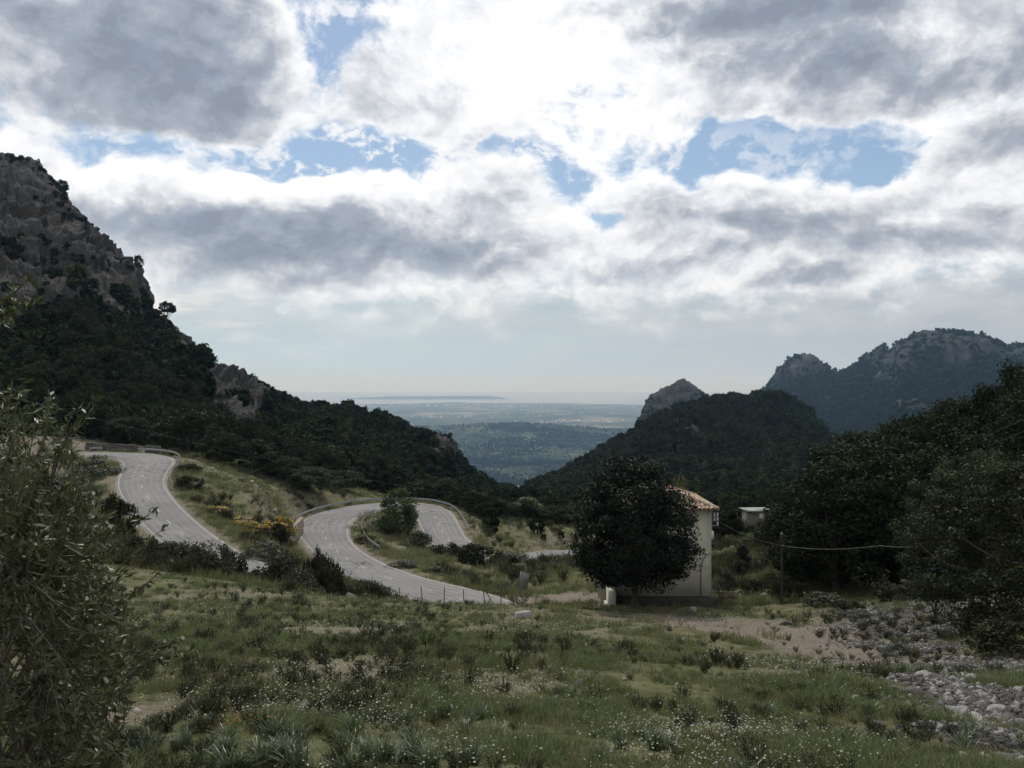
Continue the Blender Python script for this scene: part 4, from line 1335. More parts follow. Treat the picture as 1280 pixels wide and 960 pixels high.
sg = empty('road_sign', on_ground(647, 53.5), 0, 'grey metal road sign seen nearly edge on at the verge of the road', 'road sign')
b_ = MB(); tube(b_, [(0, 0, -.3), (0, 0, 1.75)], .035, 8); b_.build('post', M['dullmetal'], sg)
pa = MB(); box(pa, (-.55, -.012, 1.0), (.55, .012, 2.05))
pan = pa.build('panel', M['metal'], sg); pan.rotation_euler = (0, .32, 1.05); pan.location = (.16, -.1, .1)
rmb = MB()
for a, b in (((-.57, -.03, .98), (.57, .03, 1.02)), ((-.57, -.03, 2.03), (.57, .03, 2.07)), ((-.57, -.03, 1.021), (-.53, .03, 2.029)), ((.53, -.03, 1.021), (.57, .03, 2.029))):
    box(rmb, a, b)
rim = rmb.build('rim', M['dullmetal'], pan)

fence = empty('wire_fence', on_ground(565, 53.3), 0, 'wire fence on thin dark posts between the field and the lower road', 'fence')
fp = []
pm_ = MB(); tube(pm_, [(0, 0, -.3), (0, 0, 1.05)], [.032, .026], 6)
pme = pm_.mesh('post', M['darkpost'])
for u, y in ((500, 53.4), (528, 53.4), (555, 53.4), (580, 53.2), (606, 53.2), (626, 53.2)):
    q = on_ground(u, y)
    fp.append(q)
    c = bpy.data.objects.new('post', pme); COL.objects.link(c); c.parent = fence
    c.location = Vector(q) - fence.location; c.rotation_euler = (rng.normal(0, .05), rng.normal(0, .06), 0); c.scale = (1, 1, rng.uniform(.85, 1.1))
b_ = MB()
fl = np.array(fence.location)
tube(b_, [fp[4] - fl + [.05, 0, 1.0], fp[4] - fl + [.55, .05, 0]], .028, 6)
b_.build('brace', M['darkpost'], fence)
b_ = MB()
for hgt in (.3, .6, .92):
    tube(b_, [q - fl + [0, -.035, hgt] for q in fp], .006, 4)
b_.build('wire', M['dullmetal'], fence)


# ------------------------------------------------------------------ stones
def rock_mesh(seed, flat=.6):
    import bmesh
    r = np.random.default_rng(seed)
    pts = r.normal(size=(15, 3)); pts /= np.linalg.norm(pts, axis=1)[:, None]
    pts *= .5 * r.uniform(.8, 1.1, (15, 1)) * np.array([1, r.uniform(.6, .95), flat * r.uniform(.75, 1.25)])
    bm = bmesh.new()
    for q in pts: bm.verts.new(q)
    bmesh.ops.convex_hull(bm, input=bm.verts)
    bmesh.ops.delete(bm, geom=[v for v in bm.verts if not v.link_faces], context='VERTS')
    bmesh.ops.bevel(bm, geom=bm.edges[:], offset=.022, segments=1, affect='EDGES', profile=.5)
    bmesh.ops.triangulate(bm, faces=bm.faces[:])
    bmesh.ops.subdivide_edges(bm, edges=[e for e in bm.edges if e.calc_length() > .22], cuts=1)
    bmesh.ops.triangulate(bm, faces=bm.faces[:])
    bm.verts.index_update()
    V = np.array([v.co[:] for v in bm.verts])
    V *= 1 + .10 * fbm(V * 4 + seed, 3, seed)[:, None]
    Fc = np.array([[v.index for v in f.verts] for f in bm.faces])
    bm.free()
    return V, Fc


rocks = []
for i in range(8):
    V, Fc = rock_mesh(i + 3)
    rocks.append((MB().add(V, Fc).mesh('rock', M['stone']), MB().add(V, Fc).mesh('rock', M['palestone'])))


def put_rock(q, s, label, group=None, pale=False, name='rock'):
    o = bpy.data.objects.new(name, rocks[rng.integers(8)][1 if pale else 0])
    COL.objects.link(o)
    o.location = (q[0], q[1], q[2] + s * .06); o.scale = (s, s, s * rng.uniform(.8, 1.1))
    o.rotation_euler = (rng.normal(0, .25), rng.normal(0, .25), rng.uniform(0, 6.28))
    return tag(o, label, 'rock', group)


for u, v, y, s, pale, lab in ((1096, 902, 14.0, .42, 0, 'dark grey boulder alone in the grass left of the stony gully'), (1108, 950, 11.2, .36, 0, 'grey boulder in the grass near the bottom edge of the view'),
                              (1003, 878, 16.5, .3, 0, 'small grey rock in the meadow, right of the middle'), (1010, 870, 17.2, .34, 1, 'pale rock just behind the small grey one in the meadow'), (1053, 879, 16.8, .3, 1, 'pale rock in the meadow beyond the grey boulder'),
                              (1122, 872, 17.5, .62, 0, 'large weathered rock at the left edge of the rubble'), (1200, 890, 15.5, .75, 1, 'large pale jagged rock in the rubble near the bottom right'), (1222, 905, 14.5, .5, 1, 'bright pale rock beside the large jagged one'),
                              (292, 743, 46, .85, 1, 'white rock on the slope below the last bit of upper road'), (438, 752, 52, 1.3, 1, 'flat pale rock on the verge by the small green shrub'), (866, 765, 51, .9, 1, 'pale stone slab at the foot of the house plinth'), (980, 779, 45, 1.3, 0, 'long flat rock on the bank right of the house'),
                              (941, 741, 60, .7, 1, 'white block in the scrub right of the house'), (955, 735, 61, 1.3, 1, 'pale boulder in the scrub behind the white block'), (1138, 652, 60, 1.0, 1, 'pale rock glimpsed under the oak grove')):
    g = on_ground(u, y)
    put_rock(g, s * .8, lab, pale=bool(pale))
# cut stone block in the meadow
b_ = MB(); box(b_, (-.36, -.25, -.2), (.36, .25, .30), .03)
cb = b_.build('stone_block', M['palestone']); cb.location = on_ground(654, 41); cb.rotation_euler = (.04, -.05, .25)
tag(cb, 'pale squared stone block lying in the meadow near the road sign', 'stone block')
# pale stones by the scrub right of the house
for k in range(9):
    u = rng.uniform(902, 945); g = on_ground(u, rng.uniform(64, 69))
    put_rock(g, rng.uniform(.35, .8), 'white rock in the scrub just right of the house', 'white rocks right of the house', True)

# rubble of the gully: the largest stones one by one, the rest as a mass
cand = []
while len(cand) < 1500:
    y = 10 + 40 * rng.uniform() ** 1.2
    cu_ = np.interp(y, [10, 13, 17, 24, 32, 40, 50], [1275, 1262, 1240, 1205, 1170, 1140, 1105])
    su = np.interp(y, [10, 17, 28, 50], [48, 55, 56, 40])
    u = rng.normal(cu_, su)
    x = (u - CU) / F * y
    if fbm(np.array([[x / 1.6, y / 2.4, 0]]), 3, 71)[0] + .14 * rng.normal() < .04: continue
    cand.append((x, y, rng.gamma(2.0, .055) + .07))
cand = np.array(cand)
cz = height(cand[:, 0], cand[:, 1])
order = np.argsort(-cand[:, 2] / cand[:, 1])
for i in order[:230]:
    put_rock((cand[i, 0], cand[i, 1], cz[i]), min(cand[i, 2], .55), 'weathered limestone rock in the stony gully below the oak grove', 'loose rocks of the stony gully', rng.uniform() < .3)
nr = 19000
y = 9.5 + 42 * rng.uniform(size=nr * 2) ** 1.2
u = rng.normal(np.interp(y, [10, 13, 17, 24, 32, 40, 50], [1278, 1262, 1240, 1205, 1170, 1140, 1105]), np.interp(y, [10, 17, 28, 50], [50, 60, 58, 42]))
x = (u - CU) / F * y
k = fbm(np.stack([x / 1.6, y / 2.4, 0 * x], -1), 3, 71) + .17 * rng.normal(size=len(x)) > .02
x, y = x[k][:nr], y[k][:nr]
ss = rng.gamma(2, .034, len(x)) + .035
allrocks = [r[0] for r in rocks] + [r[1] for r in rocks[:3]]
scatter('rubble', np.stack([x, y, height(x, y) + .02], -1), ss, rng.uniform(0, 6.28, len(x)), rng.integers(0, len(allrocks), len(x)), allrocks, 'grey limestone rubble strewn down the gully', tilt=.4)
# stones of the knoll and of the field
x = np.concatenate([rng.normal(XY(300, 600, 115)[0], 8, 500), rng.uniform(-.5, .45, 700) * 1, rng.normal(XY(345, 612, 116)[0], 2.0, 120)])
y = np.concatenate([rng.normal(114, 5, 500), rng.uniform(12, 55, 700), rng.normal(117, 2, 120)])
x[500:1200] *= y[500:1200]
k = road_dist(np.stack([x, y], -1)) > 4.5
x, y = x[k], y[k]
scatter('field_stones', np.stack([x, y, height(x, y)], -1), rng.gamma(2, .045, len(x)) * np.where(y > 80, 3.2, 1.0) + .04, rng.uniform(0, 6.28, len(x)), rng.integers(0, 11, len(x)), allrocks, 'small pale stones scattered over the meadow and the knoll', tilt=.4)


# ------------------------------------------------------------------ meadow plants
def blades(mb, n, hmin, hmax, spread, width, curve=.5, base=.05, tone=None, seg=3):
    for i in range(n):
        th = rng.uniform(0, 6.283); L = rng.uniform(hmin, hmax); out = rng.uniform(.1, 1) * spread
        d = np.array([math.cos(th), math.sin(th), 0]); s = np.array([-d[1], d[0], 0])
        b = d * rng.uniform(0, base) + s * rng.normal(0, base * .5)
        tt = np.linspace(0, 1, seg + 1)
        path = b + d * (out * (tt ** (1 + curve)))[:, None] + np.array([0, 0, 1]) * (L * (tt - .28 * curve * tt ** 2.5))[:, None]
        w = width * (1 - tt ** 1.6) + .0015
        V = np.stack([path - s * w[:, None] / 2, path + s * w[:, None] / 2], 1).reshape(-1, 3)
        mb.add(V, grid_faces(seg + 1, 2), rng.uniform() if tone is None else tone)
    return mb


grass_p = [blades(MB(), 26, .05, .17, .12, .010, .6, .12).mesh('grass', M['grassA']) for _ in range(4)] + [blades(MB(), 20, .08, .24, .10, .006, .4, .10).mesh('grass', M['grassB']) for _ in range(2)]


def flower_patch():
    mb = MB()
    k = 7
    c = np.column_stack([rng.normal(0, .22, (k, 2)), rng.uniform(.05, .14, k)])
    quads(mb, c, np.column_stack([rng.normal(0, .35, (k, 2)), np.ones(k)]), rng.uniform(.014, .030, k), 1.0, rng.uniform(size=k))
    return mb.mesh('flower', M['flower'])


flow_p = [flower_patch() for _ in range(3)]


def weed_mesh(n, h, spread, m='weed', w=.012):
    mb = MB()
    for i in range(n):
        th = rng.uniform(0, 6.28); out = spread * rng.uniform(.1, 1); L = h * rng.uniform(.55, 1)
        d = np.array([math.cos(th), math.sin(th), 0])
        q = np.array([d * .04, d * (.04 + out * .5) + [0, 0, L * .55], d * (.04 + out) + [0, 0, L]])
        q[1:] += rng.normal(0, .02, (2, 3))
        tone = rng.uniform()
        tube(mb, q, [.006, .005, .002], 3, tone, cap=False)
        k = 16
        f = rng.uniform(.25, 1, k)
        c = np.stack([np.interp(f, [0, .5, 1], q[:, a]) for a in range(3)], -1) + rng.normal(0, .018, (k, 3))
        quads(mb, c, rng.normal(size=(k, 3)) + [0, 0, .4], rng.uniform(.03, .06, k), .45, np.clip(tone + rng.normal(0, .2, k), 0, 1), axis=np.repeat((q[2] - q[0])[None], k, 0) + rng.normal(0, .15, (k, 3)))
    return mb.mesh('weed', M[m])


weed_p = [weed_mesh(30, .42, .30), weed_mesh(24, .34, .34), weed_mesh(30, .52, .26), weed_mesh(24, .30, .32, 'greybush'), weed_mesh(26, .36, .34, 'brownbush')]
asph_p = [blades(MB(), 42, .28, .52, .36, .024, 1.0, .09, seg=4).mesh('asphodel', M['asph']) for _ in range(4)]


def field_pts(n, y0, y1, ulo=-120, uhi=1400, power=1.0):
    y = y0 * (y1 / y0) ** (rng.uniform(size=n) ** power)
    u = rng.uniform(ulo, uhi, n)
    return (u - CU) / F * y, y


def no_go(x, y):
    pts = np.stack([x, y], -1)
    hs = (x > HX0 - .4) & (x < HX1 + .4) & (y > HY0 - 1.2) & (y < HY1)
    return (road_dist(pts) < 3.5) | hs


# short grass everywhere on the field
N = 34000
x, y = field_pts(int(N * 1.5), 7.5, 62)
m = fbm(np.stack([x / 1.5, y / 1.5, 0 * x], -1), 3, 81)
d_ = blobs(np.stack([x, y], -1), DIRT); r_ = blobs(np.stack([x, y], -1), ROCKY)
k = (rng.uniform(size=len(x)) < np.clip(.62 + 1.2 * m - 1.15 * d_ - .8 * r_, .02, 1)) & ~no_go(x, y)
x, y, m, d_ = x[k][:N], y[k][:N], m[k][:N], d_[k][:N]
dry = rng.uniform(size=len(x)) < np.clip(.16 + .55 * d_ - .35 * m, .03, .9)
scatter('grass', np.stack([x, y, height(x, y) - .01], -1), rng.uniform(.5, 1.3, len(x)) * np.clip(1 + 1.1 * m, .45, 1.9) * np.interp(y, [8, 60], [.8, 1.6]), rng.uniform(0, 6.28, len(x)),
        np.where(dry, 4 + rng.integers(0, 2, len(x)), rng.integers(0, 4, len(x))), grass_p, 'short meadow grass with dry blades covering the slope', tilt=.1)
# rougher growth on the banks beyond the field
N = 16000
x, y = field_pts(int(N * 2.2), 56, 165, -40, 1050)
m = fbm(np.stack([x / 5, y / 5, 0 * x], -1), 3, 82)
k = (rng.uniform(size=len(x)) < np.clip(.6 + 1.2 * m - 1.3 * blobs(np.stack([x, y], -1), DIRT), .03, 1)) & ~no_go(x, y)
x, y = x[k][:N], y[k][:N]
scatter('bank_grass', np.stack([x, y, height(x, y) - .02], -1), rng.uniform(2.0, 5.0, len(x)), rng.uniform(0, 6.28, len(x)), rng.choice(6, len(x), p=[.2, .2, .2, .16, .12, .12]), grass_p, 'rough grass on the road banks and the knoll', tilt=.1)
N = 3200
x, y = field_pts(int(N * 3), 56, 165, -40, 1060)
m = fbm(np.stack([x / 6, y / 6, 0 * x], -1), 3, 85)
k = (rng.uniform(size=len(x)) < np.clip(.3 + 2.0 * m - 2.2 * blobs(np.stack([x, y], -1), DIRT), .0, 1)) & ~no_go(x, y) & (road_dist(np.stack([x, y], -1)) > 4.6)
x, y = x[k][:N], y[k][:N]
scatter('bank_scrub', np.stack([x, y, height(x, y) - .02], -1), rng.uniform(1.2, 3.0, len(x)), rng.uniform(0, 6.28, len(x)), rng.integers(0, 5, len(x)), weed_p, 'low dark scrub on the road banks and the knoll', tilt=.1)
# daisies
N = 3800
x, y = field_pts(N * 3, 8, 50, 150, 1250)
m = fbm(np.stack([x / 3.2, y / 3.2, 0 * x], -1), 4, 83)
k = (rng.uniform(size=len(x)) < np.clip(.18 + 2.4 * m, .01, 1)) & ~no_go(x, y) & (blobs(np.stack([x, y], -1), ROCKY) < .4)
x, y = x[k][:N], y[k][:N]
scatter('daisies', np.stack([x, y, height(x, y)], -1), rng.uniform(.8, 1.5, len(x)) * np.interp(y, [8, 50], [.8, 1.7]), rng.uniform(0, 6.28, len(x)), rng.integers(0, 3, len(x)), flow_p, 'tiny white daisies dotted through the meadow grass')


def put_plant(mesh, q, s, name, label, group, cat):
    o = bpy.data.objects.new(name, mesh); COL.objects.link(o)
    o.location = (q[0], q[1], q[2] - .02); o.scale = (s, s, s * rng.uniform(.85, 1.2)); o.rotation_euler = (0, 0, rng.uniform(0, 6.28))
    return tag(o, label, cat, group)


# weeds: the 280 that show largest on their own, the smaller ones as a mass
N = 2400
x, y = field_pts(N * 3, 8.2, 54, 60, 1180, .95)
m = .55 * fbm(np.stack([x / 3.5, y / 3.5, 0 * x], -1), 3, 84) + .22 * ((x / y * F + CU) < 560) - .12 * ((x / y * F + CU) > 700)
k = (rng.uniform(size=len(x)) < np.clip(.2 + 1.2 * m, .02, 1)) & ~no_go(x, y) & (blobs(np.stack([x, y], -1), ROCKY) < .5) & (blobs(np.stack([x, y], -1), DIRT) < .45)
x, y = x[k][:N], y[k][:N]
s = rng.uniform(.3, 1.1, len(x)) ** 1.8 * np.interp(y, [8, 20, 54], [.5, .8, .95])
z = height(x, y)
o_ = np.argsort(-s / y)
for i in o_[:280]:
    put_plant(weed_p[rng.choice(5, p=[.25, .2, .25, .15, .15])], (x[i], y[i], z[i]), s[i], 'weed', 'dark upright weed tuft in the meadow grass', 'dark weed tufts of the meadow', 'weed')
o_ = o_[280:]
scatter('weed_cover', np.stack([x[o_], y[o_], z[o_]], -1), s[o_], rng.uniform(0, 6.28, len(o_)), rng.integers(0, 5, len(o_)), weed_p, 'smaller dark weeds sprinkled over the meadow', tilt=.08)

N = 620
y = rng.uniform(9.5, 52, N); u = rng.normal(np.interp(y, [10, 13, 17, 24, 32, 40, 50], [1235, 1220, 1205, 1185, 1160, 1140, 1110]), 85)
x = (u - CU) / F * y
k = fbm(np.stack([x / 1.6, y / 2.4, 0 * x], -1), 3, 71) < .12
x, y = x[k], y[k]
scatter('gully_weeds', np.stack([x, y, height(x, y)], -1), rng.uniform(.3, .9, len(x)) * np.interp(y, [9, 50], [.5, 1.4]), rng.uniform(0, 6.28, len(x)), rng.integers(0, 5, len(x)), weed_p, 'weeds and low scrub growing between the gully stones', tilt=.1)
# asphodel clumps
ap_ = []
for (u, y, su, sy, k) in ((300, 9.6, 70, .6, 26), (220, 10.4, 40, .5, 10), (420, 10.6, 45, .5, 8), (520, 9.4, 60, .3, 10), (760, 19, 60, 3, 7), (800, 26, 60, 3, 7), (700, 12.5, 90, 1.5, 9), (880, 11, 90, 1.2, 9), (840, 33, 30, 2, 5), (1010, 15, 60, 2, 5), (1130, 24, 20, 3, 6), (1200, 13, 25, 1.5, 4), (450, 44, 60, 3, 14), (620, 30, 50, 3, 4)):
    for _ in range(k):
        yy_ = max(8.7, rng.normal(y, sy)); ap_.append(on_ground(rng.normal(u, su), yy_))
for q in ap_:
    put_plant(asph_p[rng.integers(4)], q, rng.uniform(.5, .9), 'asphodel_plant', 'asphodel clump of long blue green strap leaves in the meadow', 'asphodel clumps of the meadow', 'plant')
# an orange-flowering low plant in the grass
mb = MB(); quads(mb, np.column_stack([rng.normal(0, .35, 90), rng.normal(0, .12, 90), rng.uniform(.08, .22, 90)]), rng.normal(size=(90, 3)) + [0, 0, 1], .035, .8, rng.uniform(size=90))
fl_ = empty('flowering_plant', on_ground(297, 11.3), 0, 'low patch of orange flowers behind the asphodel leaves', 'plant')
mb.build('blossom', leaf_mat('orange_petals', (.25, .09, .015), (.38, .17, .03), .2), fl_)
blades(MB(), 30, .06, .16, .35, .012, .6, .3).build('foliage', M['grassA'], fl_)

# ------------------------------------------------------------------ olive bush beside the viewpoint
ob = empty('olive_bush', (-3.5, 5.6, hz(-3.5, 5.6)), 0, 'leafy olive bush with pale leaves filling the left edge beside the viewpoint', 'bush')
base = np.array(ob.location)
stem_mb, leaf_mb = MB(), MB()
tips = []
EDGE_V = [350, 430, 480, 500, 540, 600, 650, 700, 760, 820, 880, 960, 1100]
EDGE_U = [-60, -20, 20, 90, 105, 130, 150, 165, 178, 180, 170, 170, 160]
while len(tips) < 640:
    y = rng.uniform(4.0, 7.0); v = rng.uniform(485, 1080); 
    ue = np.interp(v, EDGE_V, EDGE_U)
    u = ue - abs(rng.normal(0, 120)) - rng.uniform(0, 15)
    if u < -420: continue
    if v < 620 and rng.uniform() > .2 + .8 * (v - 480) / 140: continue
    q = P(u, v, y)
    if q[2] < hz(q[0], q[1]) + .15: continue
    tips.append(q)
for (u, v, y) in ((36, 348, 3.1), (40, 375, 3.1), (20, 395, 3.2), (118, 498, 4.6), (95, 510, 4.7), (28, 480, 4.2), (215, 700, 5.2), (228, 800, 4.6), (236, 815, 4.6), (190, 640, 5.2), (112, 520, 4.9), (205, 660, 5.6), (60, 500, 4.6)):
    tips.append(P(u, v, y))
tips = np.array(tips)


def twig_leaves(q, dirn, nl, f0, lmin, lmax):
    f = rng.uniform(f0, 1.02, nl) ** .8
    k = np.clip(f * (len(q) - 1), 0, len(q) - 1.001)
    i0 = k.astype(int)
    c = q[i0] + (q[np.minimum(i0 + 1, len(q) - 1)] - q[i0]) * (k - i0)[:, None]
    ax = dirn * .7 + rng.normal(0, .6, (nl, 3)) + [0, 0, .1]
    ax /= np.linalg.norm(ax, axis=1)[:, None]
    L = rng.uniform(lmin, lmax, nl)
    quads(leaf_mb, c + ax * L[:, None] * .55 - base, rng.normal(0, .7, (nl, 3)) + [0, -.15, .6], L, .30, np.clip(rng.beta(1.1, 1.9, nl), 0, 1), .03, axis=ax)


def branch(pts, r0, r1, n=5):
    q = catmull(pts, .07)
    tube(stem_mb, q - base, np.linspace(r0, r1, len(q)), n, cap=False)
    return q


hubs = []
for i in range(30):                         # boughs, then forks, then leafy twigs
    tq = tips[rng.integers(len(tips) - 13)]
    h1 = base + (tq - base) * rng.uniform(.3, .5) + rng.normal(0, .15, 3)
    branch([base + [rng.normal(0, .15), rng.normal(0, .15), -.1], base + (h1 - base) * .5 + rng.normal(0, .12, 3), h1], .026, .014, 6)
    for j in range(4):
        t2 = tips[np.argsort(((tips - tq) ** 2).sum(1))[rng.integers(1, 60)]]
        h2 = h1 + (t2 - h1) * rng.uniform(.5, .75) + rng.normal(0, .10, 3)
        branch([h1, (h1 + h2) / 2 + rng.normal(0, .08, 3), h2], .012, .006)
        hubs.append(h2)
hubs = np.array(hubs)
for tq in tips[:-13]:
    o3 = np.argsort(((hubs - tq) ** 2).sum(1))
    h = hubs[o3[rng.integers(3)]]
    d3 = tq - h
    if np.linalg.norm(d3) > .75:            # keep the twigs short
        h = tq - d3 / np.linalg.norm(d3) * .6
    mid_ = (h + tq) / 2 + rng.normal(0, .05, 3) + [0, 0, -.04]
    q = branch([h, mid_, tq], .006, .002, 4)
    dirn = tq - mid_
    twig_leaves(q, dirn / np.linalg.norm(dirn), 44, .05, .038, .078)
# sprays that reach out beyond the mass
for tq, root_ in zip(tips[-13:], [P(-70, 430, 3.2)] * 3 + [P(60, 620, 4.9), P(60, 620, 4.9), P(-20, 560, 4.4), P(120, 780, 5.2), P(130, 860, 4.8), P(130, 870, 4.8), P(110, 720, 5.2), P(60, 620, 4.9), P(120, 740, 5.4), P(10, 600, 4.6)]):
    mid_ = (root_ + tq) / 2 + rng.normal(0, .03, 3) + [0, 0, .04]
    q = branch([root_, mid_, tq], .007, .002, 5)
    dirn = tq - mid_
    twig_leaves(q, dirn / np.linalg.norm(dirn), 34, .3, .04, .07)
branch([base, P(-260, 760, 4.4), P(-160, 560, 3.6), P(-70, 430, 3.2)], .022, .008, 6)
stem_mb.build('stem', M['twig'], ob, smooth_shade=True)
leaf_mb.build('foliage', M['olive'], ob)

# ------------------------------------------------------------------ air
hm = MB(); box(hm, (-40000, -3000, -423), (40000, 46000, 330))
t = NT('haze_air')
vol = t.n('ShaderNodeVolumePrincipled')
vol.inputs['Color'].default_value = (.42, .68, 1.0, 1)
vol.inputs['Absorption Color'].default_value = (1, 1, 1, 1)
vol.inputs['Density'].default_value = 6.0e-5
vol.inputs['Anisotropy'].default_value = .45
t.t.links.new(vol.outputs[0], t.n('ShaderNodeOutputMaterial').inputs['Volume'])
tag(hm.build('haze', t.m), 'thin blue haze hanging over the valley and plain', kind='stuff')

# ------------------------------------------------------------------ sky
SUN_EL, SUN_AZ = 54.0, -10.0
w = NT('World', world=True)
SC.world = w.m
tc = w.n('ShaderNodeTexCoord').outputs['Generated']
sp = w.n('ShaderNodeSeparateXYZ'); w.put(sp.inputs[0], tc)
az = w.math('ARCTAN2', sp.outputs[0], sp.outputs[1])
el = w.math('ARCSINE', sp.outputs[2])
elc = w.math('MAXIMUM', el, 0.004)
cz_ = w.math('MAXIMUM', sp.outputs[2], .004)
cx = w.n('ShaderNodeCombineXYZ'); w.put(cx.inputs[0], sp.outputs[0]); w.put(cx.inputs[1], sp.outputs[1]); w.put(cx.inputs[2], cz_)
sky = w.n('ShaderNodeTexSky', sky_type='NISHITA', sun_disc=False)
sky.sun_elevation = math.radians(SUN_EL); sky.sun_rotation = math.radians(SUN_AZ)
sky.altitude = 400; sky.air_density = 1.0; sky.dust_density = 1.0; sky.ozone_density = 1.5
w.put(sky.inputs[0], cx.outputs[0])
# cloud coordinates: bearing and height angle, with a little churn
cv = w.n('ShaderNodeCombineXYZ'); w.put(cv.inputs[0], az); w.put(cv.inputs[1], elc)
A0 = cv.outputs[0]
stretch = w.vmath('MULTIPLY', A0, (1.0, 1.45, 1.0))
churn = w.vmath('SUBTRACT', w.noise2(stretch, 5.0, 5, .55, color=True), (.5, .5, .5))
churn = w.vmath('MULTIPLY', churn, (1, 1, 0))
AW = w.vmath('ADD', A0, w.vmath('SCALE', churn, scale=.10))


def ae(u, v):
    a = math.atan2(u - CU, F)
    return a, math.atan2((VH - v) * math.cos(a), F)


def blob_sum(lst, vec):
    acc = None
    for (u, v, ru, rv, wt) in lst:
        a, e = ae(u, v)
        sa, se = ru / F, rv / F
        mp = w.n('ShaderNodeMapping', vector_type='POINT')
        mp.inputs['Location'].default_value = (-a / sa, -e / se, 0)
        mp.inputs['Scale'].default_value = (1 / sa, 1 / se, 0)
        w.put(mp.inputs[0], vec)
        gr = w.n('ShaderNodeTexGradient', gradient_type='SPHERICAL')
        w.put(gr.inputs[0], mp.outputs[0])
        acc = w.math('MULTIPLY_ADD', gr.outputs[1], wt, acc if acc is not None else 0.0)
    return acc


COVER = [(170, 50, 400, 170, 1.15), (330, 70, 110, 120, .45), (700, 30, 330, 190, 1.0), (560, 100, 170, 80, .45), (960, 20, 330, 110, 1.1), (1090, 90, 190, 70, .6), (1210, 150, 180, 90, .85), (1270, 60, 120, 120, .6),
         (280, 275, 430, 110, 1.3), (520, 262, 230, 90, .95), (640, 320, 260, 70, .8), (785, 245, 125, 75, 1.0), (800, 320, 200, 60, .7), (930, 275, 130, 80, .85), (1010, 262, 140, 90, .8), (1180, 290, 200, 70, .95), (1260, 240, 100, 60, .7), (1008, 346, 95, 28, 1.0), (860, 330, 160, 34, .7), (25, 158, 80, 44, .75), (1270, 326, 50, 22, .9), (1190, 339, 26, 11, .8), (1110, 322, 60, 16, .5),
         (440, 58, 120, 62, -1.5), (390, 105, 50, 50, -.8), (150, 178, 290, 44, -1.75), (470, 196, 220, 46, -1.5), (620, 178, 130, 30, -.5), (560, 120, 120, 60, -.35), (960, 182, 210, 50, -1.35), (740, 272, 55, 20, -1.0), (690, 228, 40, 50, -.75), (1095, 224, 90, 32, -1.2), (1160, 340, 180, 26, -.4), (870, 215, 40, 50, -.7), (410, 195, 40, 30, -.3)]
GREY = [(150, 60, 320, 130, 1.1), (250, 125, 200, 44, .5), (940, 5, 270, 90, 1.3), (1080, 92, 150, 44, .95), (1245, 175, 120, 38, 1.0), (1270, 60, 80, 70, .8), (330, 318, 360, 58, 1.2), (230, 280, 200, 46, .4), (500, 290, 170, 50, .5), (640, 325, 200, 44, .42), (790, 255, 95, 40, .62), (800, 330, 150, 30, .25), (940, 295, 110, 40, .5), (1030, 298, 130, 46, .55), (1190, 304, 190, 34, .5), (1010, 358, 85, 14, .8), (905, 108, 70, 60, .5),
        (700, 50, 240, 130, -.75), (250, 215, 330, 48, -.7), (370, 75, 50, 110, -.5), (530, 215, 130, 40, -.4), (960, 212, 160, 40, -.3), (1140, 160, 90, 40, -.4), (790, 203, 110, 22, -.4)]
base_v = w.vmath('ADD', stretch, w.vmath('SCALE', churn, scale=.06))


def puffs(vec, scale, detail):
    nd = w.n('ShaderNodeTexVoronoi', feature='SMOOTH_F1', voronoi_dimensions='2D')
    w.put(nd.inputs['Vector'], vec); nd.inputs['Scale'].default_value = scale
    nd.inputs['Detail'].default_value = detail; nd.inputs['Roughness'].default_value = .55
    nd.inputs['Smoothness'].default_value = .35; nd.normalize = True
    return w.math('SUBTRACT', .62, nd.outputs['Distance'])


def lumps(vec):
    return w.math('ADD', w.math('MULTIPLY', w.math('SUBTRACT', w.noise2(vec, 7.0, 11, .62), .5), 2.6), w.math('MULTIPLY', puffs(vec, 15.0, 4), 1.35))


fb = lumps(base_v)
fb_up = lumps(w.vmath('ADD', base_v, (-.004, .022, 0)))
front = w.rng(w.math('ABSOLUTE', az), .62, .95, 1, 0, 'SMOOTHSTEP')
gen = w.math('MULTIPLY', w.math('SUBTRACT', 1.0, front), .30)                 # the rest of the sky: loose broken cloud
high = w.rng(el, .40, .60, 0, .30, 'SMOOTHSTEP')
D = w.math('ADD', blob_sum(COVER, AW), w.math('ADD', gen, high))
D = w.math('MULTIPLY_ADD', fb, 1.3, D)
D = w.math('ADD', D, w.rng(el, .125, .03, 0, -.75))
alpha = w.rng(D, .02, .78, 0, 1, 'SMOOTHSTEP')
alpha = w.math('MULTIPLY', alpha, w.rng(w.noise2(stretch, 26.0, 6, .65), .28, .5, .85, 1))
alpha = w.math('MULTIPLY', alpha, w.rng(w.math('ADD', el, w.math('MULTIPLY', fb, .05)), .07, .16, .25, 1, 'SMOOTHSTEP'))
relief = w.math('SUBTRACT', fb_up, fb)
Gy = blob_sum(GREY, AW)
Gy = w.math('ADD', Gy, w.math('MULTIPLY', w.math('SUBTRACT', w.noise2(base_v, 6.5, 8, .58), .5), 1.35))
Gy = w.math('MULTIPLY_ADD', relief, .9, Gy)
Gy = w.math('MULTIPLY_ADD', w.rng(D, .3, 1.3), .36, w.math('SUBTRACT', Gy, .09))
Gy = w.math('ADD', Gy, w.math('MULTIPLY', w.math('SUBTRACT', 1.0, front), .35))
S = 10.0
cloud = w.ramp(w.rng(Gy, -.25, 1.45), [(0, (1.08, 1.08, 1.09)), (.27, (.88, .90, .93)), (.45, (.66, .685, .73)), (.68, (.40, .44, .51)), (1, (.265, .30, .37))])
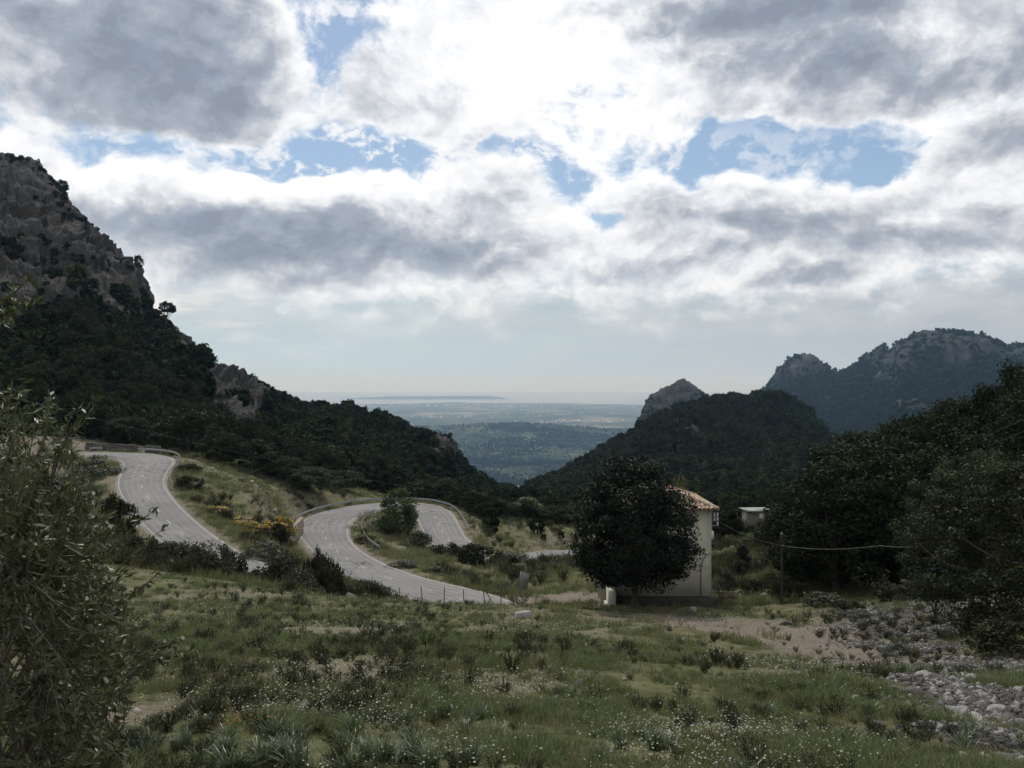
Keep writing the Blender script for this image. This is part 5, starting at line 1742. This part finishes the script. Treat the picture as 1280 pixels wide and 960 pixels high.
# thin veil low over the horizon
veil_n = w.noise2(w.vmath('MULTIPLY', A0, (1, 4.5, 1)), 7.0, 6, .6)
veil_a = w.math('MULTIPLY', w.rng(el, .185, .075, 0, 1, 'SMOOTHSTEP'), w.rng(veil_n, .2, .6, .72, .97))
streak = w.math('MULTIPLY', w.rng(veil_n, .50, .72), w.rng(az, -.05, -.40, .1, 1))
streak = w.math('MULTIPLY', streak, w.rng(el, .0, .07))
streak = w.math('ADD', streak, w.math('MULTIPLY', w.rng(lumps(w.vmath('MULTIPLY', stretch, (1.5, 2.6, 1))), .0, .8, 0, .75), w.rng(el, .05, .12)))
veil_low = w.rng(el, .085, .01, 1.0, 1.12)
veil_c = w.mix(streak, w.mix(w.rng(az, -.2, .45), (.505, .59, .635), (.43, .465, .515)), (.80, .80, .79))
skyc = w.vmath('SCALE', sky.outputs[0], scale=.1)
skyc = w.mix(1, skyc, (.82, .90, .93), 'MULTIPLY')
skyc = w.mix(.06, skyc, (.95, .97, 1.0))
# fine dappled cloud high up between the big ones
fleck = w.math('MULTIPLY', w.rng(w.math('ADD', w.noise2(base_v, 30.0, 7, .62), w.math('MULTIPLY', w.noise2(stretch, 8.0, 3, .5), .6)), .78, .95, 0, 1, 'SMOOTHSTEP'), w.math('MINIMUM', blob_sum([(470, 120, 330, 170, 1.6), (650, 190, 300, 80, 1.2), (980, 190, 200, 70, .5), (150, 170, 240, 60, .35)], AW), 1.0))
skyc = w.mix(w.math('MULTIPLY', fleck, .9), skyc, (.97, .98, 1.0))
veil_c = w.mix(w.rng(el, .07, .0), veil_c, w.mix(1, veil_c, (.88, .99, 1.10), 'MULTIPLY'))
col = w.mix(veil_a, skyc, w.vmath('SCALE', veil_c, scale=veil_low))
col = w.mix(w.math('MULTIPLY', alpha, w.rng(el, .03, .11)), col, cloud)
bgn = w.n('ShaderNodeBackground')
w.put(bgn.inputs[0], w.vmath('SCALE', col, scale=S))
bgn.inputs[1].default_value = .1
w.t.links.new(bgn.outputs[0], w.n('ShaderNodeOutputWorld').inputs[0])
SC.world.cycles.sampling_method = 'MANUAL'
SC.world.cycles.sample_map_resolution = 512

sl = bpy.data.lights.new('sun', 'SUN')
sl.energy = 2.4; sl.angle = math.radians(1.5); sl.color = (1, .95, .88)
so = bpy.data.objects.new('sun', sl); COL.objects.link(so)
d = Vector((math.sin(math.radians(SUN_AZ)) * math.cos(math.radians(SUN_EL)), math.cos(math.radians(SUN_AZ)) * math.cos(math.radians(SUN_EL)), math.sin(math.radians(SUN_EL))))
so.rotation_euler = d.to_track_quat('Z', 'Y').to_euler()
so.location = (0, 0, 200)

# ------------------------------------------------------------------ camera and render settings
cam = bpy.data.cameras.new('camera')
cam.sensor_width = 36; cam.lens = F / 1280 * 36
cam.clip_start = .05; cam.clip_end = 120000
co = bpy.data.objects.new('camera', cam); COL.objects.link(co)
co.location = (0, 0, 0); co.rotation_euler = (math.pi / 2, 0, 0)
SC.camera = co
SC.view_settings.view_transform = 'Standard'
SC.view_settings.look = 'None'
SC.view_settings.exposure = 0
SC.view_settings.gamma = 1
cy = SC.cycles
cy.max_bounces = 5; cy.diffuse_bounces = 2; cy.glossy_bounces = 2; cy.transmission_bounces = 3; cy.volume_bounces = 0; cy.transparent_max_bounces = 4
cy.use_denoising = True
cy.use_adaptive_sampling = True
cy.adaptive_threshold = .02
cy.sample_clamp_indirect = 4
